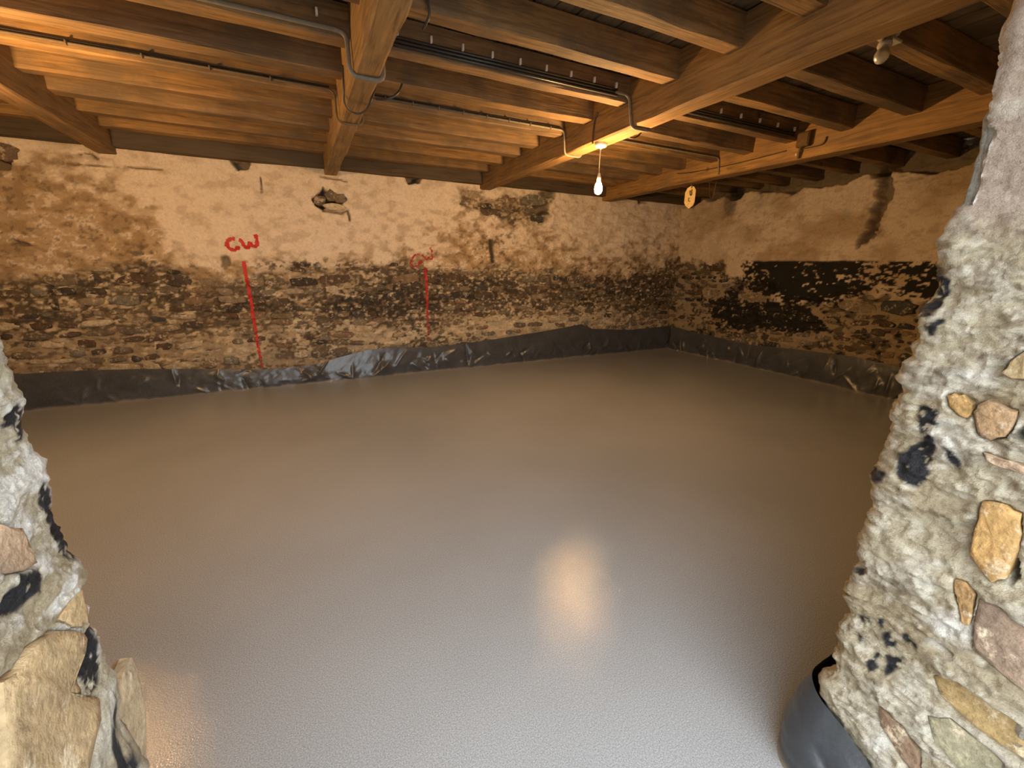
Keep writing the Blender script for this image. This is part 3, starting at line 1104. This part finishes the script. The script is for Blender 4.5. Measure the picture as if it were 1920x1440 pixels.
# ------------------------------------------------------------------ timbers of the ceiling
def timber(name, axis, a0, a1, c1, c2, w, h, mat, seed, colr, parent=None, seg=None, wob=.006, chamfer=.006, under=None):
    """timber along axis (0=X,1=Y); c1 = centre across (Y or X), c2 = underside z; origin at its middle"""
    r = np.random.RandomState(seed)
    n = seg or max(3, int((a1 - a0) / .22))
    prof = [(-w / 2 + chamfer, 0), (w / 2 - chamfer, 0), (w / 2, chamfer), (w / 2, h), (-w / 2, h), (-w / 2, chamfer)]
    V = []; Fc = []
    m = len(prof)
    bow = r.uniform(-.006, .006)
    for i in range(n + 1):
        t = i / n
        a = a0 + (a1 - a0) * t
        sag = bow * math.sin(math.pi * t)
        for k, (p, q) in enumerate(prof):
            jw = r.uniform(-wob, wob) if 0 < q < h or q == 0 else 0
            jq = r.uniform(-wob, wob) * .5 if q < h else 0
            pp = p + jw; qq = q + jq + (sag if q < h else 0)
            V.append((a, pp, qq) if axis == 0 else (pp, a, qq))
        if i:
            for k in range(m):
                k2 = (k + 1) % m
                Fc.append(((i - 1) * m + k, (i - 1) * m + k2, i * m + k2, i * m + k))
    Fc.append(tuple(range(m))); Fc.append(tuple(n * m + k for k in range(m))[::-1])
    mid = (a0 + a1) / 2
    V = [(v[0] - mid, v[1], v[2]) if axis == 0 else (v[0], v[1] - mid, v[2]) for v in V]
    if axis == 1:
        Fc = [f[::-1] for f in Fc]
    o = mesh_obj(name, V, [f[::-1] for f in Fc], mat, parent, smooth=False)
    if under is not None:
        o.data.materials.append(under)
        for i in range(n):
            o.data.polygons[i * m].material_index = 1
    o.location = (mid, c1, c2) if axis == 0 else (c1, mid, c2)
    o.color = tuple(colr) + (1,)
    return o


BEAMS = {'E': (-3.55, .15), 'D': (-1.495, .15), 'A': (.443, .135), 'B': (2.335, .15), 'C': (4.335, .165)}
BL = {'A': 'squared timber beam with grey conduits looped under it', 'B': 'long timber beam carrying the white rose and lit bulb',
      'C': 'orange-lit timber beam with rusty box, running into the far corner', 'D': 'dark-sided timber beam ending above the cracked limewash',
      'E': 'timber beam beside the unmarked end wall'}
beams = {}
for i, (k, (bx, bw)) in enumerate(BEAMS.items()):
    colr = {'A': (.30, .185, .08), 'B': (.29, .165, .06), 'C': (.30, .165, .055), 'D': (.27, .16, .07), 'E': (.27, .16, .07)}[k]
    o = timber('ceiling_beam', 1, (YRV if bx > 0 else YLV) + .01, YB + .10, bx, ZB, bw, TOPZ - ZB - .015, M_WY, 40 + i, colr, seg=26, wob=.007, chamfer=.012)
    beams[k] = tag(o, BL[k], 'beam', 'main beams under the loft boards')

LINES = [.62, 1.045, 1.476, 1.88, 2.325, 2.78, 3.21, 3.62, 4.07, 4.45, 4.87, 5.305]
BAYS = [(XL - .05, -3.625, 'between the end wall and its beam'), (-3.475, -1.57, 'running past the dark-sided beam'), (-1.42, .375, 'between the dark-sided beam and the conduit-wrapped beam'),
        (.51, 2.26, 'between the conduit-wrapped beam and the lamp beam'), (2.41, 4.252, 'between the lamp beam and the orange corner beam'),
        (4.418, XR + .34, 'between the orange corner beam and the tarred wall')]
ORD = ['first', 'second', 'third', 'fourth', 'fifth', 'sixth', 'seventh', 'eighth', 'ninth', 'tenth', 'eleventh', 'twelfth']
jr = random.Random(5)
for bi, (a0, a1, txt) in enumerate(BAYS):
    for li, y in enumerate(LINES):
        if bi < 2 and y < 1.0: continue
        t = jr.uniform(.85, 1.12)
        base = (.285, .165, .065) if jr.random() > .3 else (.25, .155, .075)
        colr = tuple(t * k for k in base)
        w = .104 + jr.uniform(-.008, .008)
        o = timber('ceiling_joist', 0, a0 - .012, a1 + .012, y + jr.uniform(-.008, .008), ZJ + jr.uniform(-.008, .008), w, TOPZ - ZJ - .02, M_WX, 200 + bi * 20 + li, colr)
        tag(o, ORD[len(LINES) - 1 - li] + ' joist from the red-marked wall, ' + txt, 'joist', 'joists ' + txt)
# timber plate along the head of the back wall, one length per bay
for bi, (a0, a1, txt) in enumerate(BAYS):
    o = timber('wall_plate', 0, a0, a1, YB - .075, 2.435, .10, TOPZ - 2.455, M_WX, 400 + bi, (.085, .06, .036))
    tag(o, 'dark timber plate at the wall head, ' + txt, 'wall plate', 'plates along the wall head')

# loft boards
ceil_ = mesh_obj('ceiling', *box_data(XL - .3, XR + .3, YOUT, YB + .3, TOPZ + .035, TOPZ + .12), M_SLAB, smooth=False)
tag(ceil_, kind='structure')
x = XL - .2
k = 0
while x < XR + .2:
    w = jr.uniform(.105, .15)
    t = jr.uniform(.7, 1.25)
    v, f = box_data(-w / 2 + .004, w / 2 - .004, YOUT, YB + .2, -.022 - jr.uniform(0, .006), 0)
    o = mesh_obj('board', v, f, M_BOARD, ceil_, smooth=False)
    o.location = (x + w / 2, 0, TOPZ + .016 + jr.uniform(0, .006))
    o.color = (.22 * t, .165 * t, .105 * t, 1)
    x += w + jr.uniform(.002, .010)

# ------------------------------------------------------------------ polythene upstand
def upstand(name, pts_fn, n, hfn, label, rows=26, seed=0, off=.055, mat=None, tight=.45, dark=1.0):
    """sheet standing against a wall: pts_fn(t) -> base point, outward normal, arc length"""
    t = np.linspace(0, 1, n)
    base = np.array([pts_fn(a)[0] for a in t]); nor = np.array([pts_fn(a)[1] for a in t]); s = np.array([pts_fn(a)[2] for a in t])
    hh = np.array([hfn(a) for a in t])
    q = np.linspace(0, 1, rows)
    S, Q = np.meshgrid(s, q)
    Hh, _ = np.meshgrid(hh, q)
    zz_ = Q * Hh
    w1 = fbm(S * 1.6, Q * 1.2, 3, seed + 1)
    r = random.Random(900 + seed)
    fold = np.zeros_like(S)
    L = s[-1] - s[0]
    zz0 = Q * Hh
    for k in range(int(abs(L) * 11)):
        sc_ = s[0] + L * r.random()
        ang = r.choice((r.uniform(-.35, .35), r.uniform(.6, 1.25), r.uniform(-1.25, -.6)))
        zc_ = r.uniform(.02, .26); hl = r.uniform(.06, .20); wd = r.uniform(.008, .022); am = r.choice((1, 1, -1)) * r.uniform(.010, .036)
        ds = S - sc_; dz = zz0 - zc_
        al = ds * math.sin(ang) + dz * math.cos(ang); ac = ds * math.cos(ang) - dz * math.sin(ang)
        fold = fold + am * np.exp(-np.abs(ac) / wd) * np.clip(1 - (al / hl) ** 2, 0, 1)
    d = off + .030 * (w1 - .5) * 2 * (.4 + .6 * (1 - Q)) + fold + .010 * (ridge(S * 5.5 - 1.3 * Q + 2 * w1, Q * 1.6, 2, seed + 4) - .5) + .006 * (fbm(S * 22, Q * 8, 2, seed + 6) - .5)
    # belly outwards near the floor, tight at the top
    d = d * (tight + (1 - tight) * np.sin(np.clip(1 - Q, 0, 1) * 1.9)) + .012
    d = np.maximum(d, .008)
    P = np.zeros(S.shape + (3,))
    P[..., 0] = base[:, 0][None] + nor[:, 0][None] * d
    P[..., 1] = base[:, 1][None] + nor[:, 1][None] * d
    P[..., 2] = zz_ - .004
    c = np.broadcast_to(np.array([.026, .029, .034]) * dark, S.shape + (3,))
    spl = sst(.034, .006, zz_ + .03 * (fbm(S * 14, Q * 0, 3, seed + 7) - .5))
    c = mixc(c, np.array([.26, .23, .17]), spl * .8)
    o = grid_obj(name, P, mat or M_POLY, c)
    return tag(o, label, 'plastic sheet')


TOP_B = [(-300, 712), (10, 702), (150, 694), (250, 691), (400, 691), (490, 692), (540, 688), (600, 681), (640, 668), (690, 655), (760, 650), (800, 651), (850, 646), (930, 635), (1010, 622), (1060, 613), (1090, 607), (1110, 616), (1180, 618), (1250, 611)]
tb = np.array([on_y(a, b2, YB - .075) for a, b2 in TOP_B])


def base_back(t):
    xx = -3.1 + t * (XR - .05 + 3.1)
    return np.array([xx, YB - .045, 0]), np.array([0, -1.0, 0]), xx


upstand('polythene_upstand', base_back, 760, lambda t: float(np.interp(base_back(t)[0][0], tb[:, 0], tb[:, 2])), 'crinkled black polythene sheet standing along the foot of the red-marked wall', seed=1)
TOP_R = [(1250, 608), (1300, 622), (1345, 632), (1400, 645), (1500, 655), (1600, 668), (1700, 690), (1800, 720)]
tr = np.array([on_x(a, b2, XR - .075) for a, b2 in TOP_R])


def base_right(t):
    yy = YB - .16 - t * (YB - .9)
    return np.array([XR - .045, yy, 0]), np.array([-1.0, 0, 0]), t * (YB - .75) + 30


upstand('polythene_upstand', base_right, 560, lambda t: float(np.interp(-base_right(t)[0][1], -tr[:, 1], tr[:, 2])), 'black polythene sheet standing along the foot of the tarred wall', seed=3)


# sheet wrapped round the foot of the right-hand reveal
def base_jamb(t):
    L1 = .55; rc = .06; L2 = .50
    s = t * (L1 + rc * math.pi / 2 + L2)
    if s < L1:
        return np.array([XRV - .004 + rc + L1 - s, YRV + .02, 0]), np.array([0, 1.0, 0]), s + 60
    if s < L1 + rc * math.pi / 2:
        w = (s - L1) / rc
        return np.array([XRV - .004 + rc * (1 - math.sin(w)), YRV + .02 - rc + rc * math.cos(w), 0]), np.array([-math.sin(w), math.cos(w), 0]), s + 60
    return np.array([XRV - .004, YRV + .02 - rc - (s - L1 - rc * math.pi / 2), 0]), np.array([-1.0, 0, 0]), s + 60


def h_jamb(t):
    p = base_jamb(t)[0]
    return float(np.interp(t, [0, .45, .52, .60, .72, .84, 1.0], [.30, .31, .30, .26, .17, .10, .05]))


upstand('polythene_upstand', base_jamb, 300, h_jamb, 'glossy black polythene wrapped round the foot of the rough stone door reveal', seed=5, off=.040, mat=M_POLY2, tight=.12)


# ------------------------------------------------------------------ red spray-painted marks (laid over the wall face and its stones)
def local_bvh(x0, x1, z0, z1):
    Vv = []; Ff = []
    me = wall_back.data
    i0, i1 = (int((a - xs[0]) / dx) for a in (x0, x1)); j0, j1 = (int((a - zs[0]) / dx) for a in (z0, z1))
    co = np.empty(len(me.vertices) * 3, np.float32); me.vertices.foreach_get('co', co); co = co.reshape(len(zs), len(xs), 3)
    sub = co[j0:j1, i0:i1]
    nr, nc = sub.shape[:2]
    Vv = [tuple(p) for p in sub.reshape(-1, 3)]
    for j in range(nr - 1):
        for i in range(nc - 1):
            a = j * nc + i
            Ff.append((a, a + 1, a + nc + 1, a + nc))
    for ch in wall_back.children:
        if ch.name.startswith('stone'):
            l = ch.matrix_basis.translation
            if x0 < l.x < x1 and z0 < l.z < z1:
                b0 = len(Vv)
                Vv += [tuple(ch.matrix_basis @ v.co) for v in ch.data.vertices]
                Ff += [tuple(b0 + k for k in p.vertices) for p in ch.data.polygons]
    return BVHTree.FromPolygons(Vv, Ff)


BV = local_bvh(-1.2, 2.2, .2, 2.0)


def paint(name, strokes, width, mat, label, fade=(0, 0), solid=.80):
    Vv = []; Ff = []; al = []
    for st in strokes:
        pts = [on_y(a, b2, YB) for a, b2 in st]
        pts = smooth_path(pts, 2)
        path = [pts[0]]
        for a, b2 in zip(pts[:-1], pts[1:]):
            L = np.linalg.norm(b2 - a); n = max(1, int(L / .012))
            for k in range(1, n + 1): path.append(a + (b2 - a) * k / n)
        b0 = len(Vv); nw = 7
        for i, p in enumerate(path):
            t = path[min(i + 1, len(path) - 1)] - path[max(0, i - 1)]
            t = t / (np.linalg.norm(t) + 1e-9)
            nn = np.array([-t[2], 0, t[0]])
            f = i / max(1, len(path) - 1)
            for k in range(nw):
                o = (k / (nw - 1) - .5) * width * (1 + .12 * math.sin(i * .9))
                q = p + nn * o
                h = BV.ray_cast(Vector((q[0], YB - .6, q[2])), Vector((0, 1, 0)))
                yy = h[0].y if h[0] is not None else YB
                Vv.append((q[0], yy - .0035, q[2]))
                edge = 1 - abs(k / (nw - 1) - .5) * 2
                al.append(.9 * min(1, edge * 1.6) - solid - (fade[0] + (fade[1] - fade[0]) * f))
            if i:
                for k in range(nw - 1):
                    a = b0 + (i - 1) * nw + k
                    Ff.append((a, a + 1, a + nw + 1, a + nw))
    o = mesh_obj(name, Vv, Ff, mat)
    at = o.data.attributes.new('Col', 'FLOAT_COLOR', 'POINT')
    at.data.foreach_set('color', np.array([(1, 1, 1, a) for a in al], np.float32).reshape(-1))
    return tag(o, label, 'paint mark')


def sc(pts, s, ox, oy):
    return [(ox + a / s, oy + b2 / s) for a, b2 in pts]


G1 = sc([(610, 340), (540, 325), (460, 370), (425, 440), (450, 510), (520, 575), (620, 585), (690, 530), (705, 500)], 12, 390, 420)
W1 = sc([(700, 360), (745, 370), (785, 440), (830, 510), (900, 545), (945, 500), (930, 400), (960, 440), (1000, 490), (1060, 515), (1112, 490), (1112, 380), (1100, 310), (1065, 240)], 12, 390, 420)
paint('spray_lettering', [G1, W1], .064, M_RED, 'bold red sprayed letters GW above the longer red stripe', solid=.72)
paint('spray_stripe', [[(457, 490), (465, 535), (477, 605), (491, 690)]], .062, M_RED, 'long bright red sprayed stripe running down to the black sheet', fade=(-.1, .14))
G2 = sc([(770, 370), (680, 365), (590, 450), (540, 560), (555, 640), (640, 690), (740, 640), (820, 590), (835, 535), (770, 555), (730, 610)], 13.714, 730, 450)
W2 = sc([(830, 380), (890, 440), (960, 525), (990, 430), (1015, 480), (1060, 500), (1115, 465), (1090, 380), (1090, 290), (1040, 200)], 13.714, 730, 450)
paint('spray_lettering', [G2, W2], .042, M_RED2, 'faint red sprayed letters GW above the shorter red stripe')
paint('spray_stripe', [[(797, 503), (800, 540), (802, 600), (804, 640)]], .058, M_RED2, 'shorter dull red sprayed stripe fading towards the black sheet', fade=(-.3, .2))

# ------------------------------------------------------------------ cable runs
def cable_run(y, conduit, label):
    """runs along a joist's near face, dips under each main beam"""
    yf = y - .054
    root = empty('cable_run', (-1.0, yf - .012, ZJ + .03))
    zc = ZJ + .028
    A0, A1 = .375, .51; B0, B1 = 2.26, 2.41; C0 = 4.252
    yy = yf - .013
    p = [(-3.4, yy, zc), (A0 - .02, yy, zc), (A0 - .02, yy - .02, ZB - .014), (A1 + .02, yy - .02, ZB - .014), (A1 + .02, yy, zc), (A1 + .06, yy, zc)]
    if conduit == 1:
        tube('conduit', fillet(p, .05, 5), .0125, M_GREY, root)
        for k, dz in enumerate((0, .018, .036)):
            tube('cable', [(A1 + .03, yf - .009, zc + dz - .004), (B0 - .12, yf - .009, zc + dz)], .0085, M_CABLE, root, 6)
        q = [(B0 - .14, yy, zc + .016), (B0 - .016, yy, zc + .016), (B0 - .016, yy - .05, ZB - .012), (B1 + .02, yy - .05, ZB - .012), (B1 + .02, yy, zc + .02), (B1 + .08, yy, zc + .02)]
        tube('conduit', fillet(q, .045, 5), .0095, M_GREY, root)
        for k, dz in enumerate((0, .018, .036)):
            tube('cable', [(B1 + .06, yf - .009, zc + dz - .004), (C0 - .075, yf - .009, zc + dz)], .0085, M_CABLE, root, 6)
        cl = list(np.arange(-1.3, .3, .38)) + list(np.linspace(.62, 2.12, 9)) + list(np.linspace(2.7, 4.15, 7))
        zoff = .055
    else:
        tube('conduit', fillet(p, .05, 5), .007, M_GREY2, root)
        q = [(A1 + .03, yy, zc), (B0 - .016, yy, zc), (B0 - .016, yy - .02, ZB - .012), (B1 + .018, yy - .02, ZB - .012), (B1 + .018, yy, zc), (C0 - .016, yy, zc), (C0 - .016, yy - .02, ZB + .02)]
        tube('conduit', fillet(q, .045, 5), .0085, M_GREY, root)
        tube('cable', [(-3.4, yf - .006, zc + .017), (A0 - .05, yf - .006, zc + .017)], .005, M_CABLE, root, 6)
        tube('cable', [(A1 + .1, yf - .006, zc + .017), (B0 - .05, yf - .006, zc + .017)], .005, M_CABLE, root, 6)
        cl = list(np.arange(-1.35, .3, .33)) + list(np.linspace(.7, 2.1, 8))
        zoff = .0
    for cxp in cl:
        if conduit == 1:
            bevel_box('clip', (cxp, yf - .020, zc + zoff), (.012, .018, .034), M_CLIP, root, .002)
        else:
            bevel_box('clip', (cxp, yf - .014, zc + .002), (.010, .024, .024), M_GREY2, root, .003)
    return tag(root, label, 'cable')


cable_run(LINES[5], 1, 'dark cables and grey conduit with white clips along a joist, looping under beams')
cable_run(LINES[7], 2, 'slim grey conduit along the joist nearer the red-marked wall, dropping under beams')


def wire(name, pts, rad, mat, label, cat='wire', it=3):
    o = tube(name, smooth_path(pts, it), rad, mat)
    return tag(o, label, cat)


XA0, XA1 = .372, .514
# wires around the conduit-wrapped beam
yA = on_z(640, 200, ZB)[1]
wire('loose_wire', [(XA0 - .008, 3.05, ZJ), (XA0 - .012, 3.05, ZB + .03), (XA0 - .01, 3.12, ZB - .03), (.44, 3.18, ZB - .055), (.50, 3.14, ZB - .03), (.53, 3.10, ZB + .03), (.56, 3.12, ZB + .10)], .006, M_CABLE, 'black wire looping loosely under the conduit-wrapped beam')
wire('loose_wire', [on_y(705, 186, 3.1), on_y(728, 187, 3.06), on_y(748, 174, 3.05), on_y(754, 158, 3.10)], .007, M_CABLE, 'short hooked black wire end beside the conduit-wrapped beam')
wire('loose_wire', [on_y(797, -25, 2.24), on_y(803, 5, 2.24), on_y(806, 28, 2.24), on_y(800, 42, 2.26), on_y(793, 55, 2.30)], .006, M_CABLE, 'black wire dangling in front of a joist beside the conduit-wrapped beam')
pB = on_z(1190, 258, ZB - .03)
wire('loose_wire', [on_y(1168, 245, 2.95), on_y(1176, 257, 2.90), on_y(1190, 260, 2.86), on_y(1202, 250, 2.84), on_y(1205, 238, 2.86)], .006, M_BROWN, 'curved brown wire hanging below the lamp beam')

# ------------------------------------------------------------------ pendant lamps
def pendant(x, y, zbulb, label, ztop=ZB, suffix=''):
    root = empty('pendant_lamp' + suffix, (x, y, ztop))
    lathe('ceiling_rose', [(.0, .002), (.046, .002), (.050, -.006), (.048, -.026), (.040, -.032), (.012, -.034), (.008, -.046), (.0, -.046)], M_WHITE, root, (x, y, ztop))
    tube('flex', smooth_path([(x, y, ztop - .04), (x - .004, y, ztop - .1), (x - .002, y, zbulb + .12), (x, y, zbulb + .085)], 2), .0035, M_CORD, root, 6)
    lathe('lamp_holder', [(.006, .115), (.010, .11), (.0165, .085), (.0175, .05), (.0165, .046), (.004, .046)], M_WHITE, root, (x, y, zbulb), 16)
    prof = [(.004, .046), (.016, .044), (.024, .032), (.030, .014), (.032, -.006), (.030, -.024), (.023, -.038), (.012, -.046), (.001, -.048)]
    lathe('bulb' + suffix, prof, M_BULB, root, (x, y, zbulb), 20)
    return tag(root, label, 'lamp')


pr = on_z(1127, 268, ZB)
pb = on_y(1122, 353, pr[1])
print('ROSE', pr, 'BULB', pb)
pendant(pr[0], pr[1], pb[2], 'lit bare bulb on white flex below a round white ceiling rose')
pendant(-1.43, 3.15, pb[2], 'lit bare bulb hanging from the dark-sided beam', suffix='_offscreen')
wire('surface_cable', [(BEAMS['B'][0] - .082, pr[1] + .02, ZB - .01), (BEAMS['B'][0] - .084, pr[1] + .02, ZB + .06), (BEAMS['B'][0] - .084, pr[1] + .01, ZB + .16), (BEAMS['B'][0] - .09, pr[1] - .03, ZB + .2)], .006, M_BROWN, 'brown cable climbing the lamp beam from the ceiling rose', 'cable')

# unlit dusty bulb on its batten holder
jx, jy = 2.41, LINES[2]
root = empty('dead_lamp', (2.47, jy - .03, ZJ))
tl = on_y(1655, 98, jy - .09)
rot = Matrix.Rotation(math.radians(24), 3, 'Y') @ Matrix.Rotation(math.radians(-8), 3, 'X')
ctr = Vector(tl)
lathe('backplate', [(.0, .118), (.050, .118), (.052, .106), (.046, .098), (.0, .098)], M_DUSTY, root, ctr, 18, rot)
lathe('lamp_holder', [(.020, .10), (.024, .08), (.026, .05), (.030, .044), (.030, .034), (.018, .030)], M_DUSTY, root, ctr, 16, rot)
lathe('bulb', [(.012, .034), (.016, .024), (.026, .006), (.031, -.014), (.030, -.030), (.022, -.046), (.010, -.054), (.001, -.056)], M_DEADGLASS, root, ctr, 20, rot)
bevel_box('bracket', ctr + rot @ Vector((.05, .0, .10)), (.10, .05, .012), M_DUSTY, root, .003)
tube('flex', smooth_path([ctr + rot @ Vector((-.03, 0, .10)), ctr + rot @ Vector((-.07, 0, .12)), ctr + rot @ Vector((-.06, .02, .17)), ctr + rot @ Vector((.0, .04, .18))], 3), .004, M_CORD, root, 6)
tag(root, 'dusty unlit bulb and holder where a joist meets the lamp beam', 'lamp')

# rusty junction box with a strap on the corner beam
root = empty('junction_box', (4.24, LINES[5] - .01, ZB + .12))
bc = Vector((4.222, LINES[5] - .135, ZB + .155))
bevel_box('box', bc, (.055, .11, .12), M_RUST, root, .006)
bevel_box('lid', bc + Vector((-.03, 0, 0)), (.008, .095, .10), M_RUST, root, .003)
tube('strap', smooth_path([bc + Vector((-.005, .02, -.05)), bc + Vector((.0, .03, -.10)), bc + Vector((.01, .035, -.15))], 2), .011, M_RUST, root, 6)
bevel_box('screw', bc + Vector((-.012, .045, -.115)), (.012, .008, .022), M_CLIP, root, .002)
tag(root, 'rusty brown junction box with a hanging strap on the orange beam', 'junction box')
wire('surface_cable', [(4.240, LINES[5] + .03, ZB + .10), (4.243, LINES[5] + .5, ZB + .088), (4.243, LINES[5] + 1.1, ZB + .10), (4.243, LINES[5] + 1.35, ZB + .13)], .005, M_BROWN, 'thin brown cable along the orange beam beyond the junction box', 'cable')
wire('surface_cable', [(4.240, LINES[5] - .09, ZB + .085), (4.243, LINES[5] - .22, ZB + .08), (4.243, LINES[5] - .30, ZB + .085), (4.243, LINES[5] - .31, ZB + .14)], .006, M_BROWN, 'short brown cable stub on the orange beam before the junction box', 'cable')

# yellow tag hung from the corner beam
tp = on_z(1294, 348, ZB)
xt = 4.33
tt = on_x(1294, 349, xt); t0 = on_x(1293, 391, xt)
ty = (tt[1] + t0[1]) / 2
hT = tt[2] - t0[2]
root = empty('hanging_tag', (xt, ty, ZB))
dv = np.array([xt, ty]); dv = dv / np.linalg.norm(dv)
rgt = Vector((dv[1], -dv[0], 0)); nrm_ = Vector((-dv[0], -dv[1], 0))
wT = hT * .46
prof = [(0, -.5), (.40, -.36), (.5, -.22), (.5, .30), (.30, .46), (0, .5), (-.34, .40), (-.5, .22), (-.5, -.22), (-.36, -.36)]
ctr = Vector((xt, ty, (tt[2] + t0[2]) / 2))
V = []
for dd in (-.006, .006):
    for a, b2 in prof:
        V.append(ctr + rgt * (a * wT) + Vector((0, 0, b2 * hT)) + nrm_ * dd)
n = len(prof)
Fc = [tuple(range(n))[::-1], tuple(range(n, 2 * n))] + [(k, (k + 1) % n, n + (k + 1) % n, n + k) for k in range(n)]
mesh_obj('plate', [v - root.location for v in V], Fc, M_TAG, root, smooth=False)


def on_tag(a, b2, off=.008):
    return ctr + rgt * (a * wT) + Vector((0, 0, b2 * hT)) + nrm_ * off


tube('mark', [on_tag(-.08, -.02), on_tag(-.10, -.17), on_tag(.08, -.17)], .0045, M_BLACK, root, 6)
tube('mark', smooth_path([on_tag(-.06, .30), on_tag(0, .10), on_tag(.10, .08), on_tag(.16, .16), on_tag(.10, .24), on_tag(.14, .34)], 2), .0055, M_BLACK, root, 6)
tube('hook', smooth_path([on_tag(.05, .40, .01), on_tag(.10, .48, .012), Vector((xt, ty, ZB + .004))], 2), .005, M_RUST, root, 6)
tag(root, 'pale yellow pointed tag hanging under the orange corner beam', 'tag')
xw = 4.36
wire('wire_hook', [on_x(1343, 340, xw), on_x(1340, 358, xw), on_x(1335, 374, xw), on_x(1331, 370, xw), on_x(1330, 356, xw), on_x(1331, 341, xw)], .0045, M_BROWN, 'thin bent wire hook dangling beside the yellow tag', 'hook')
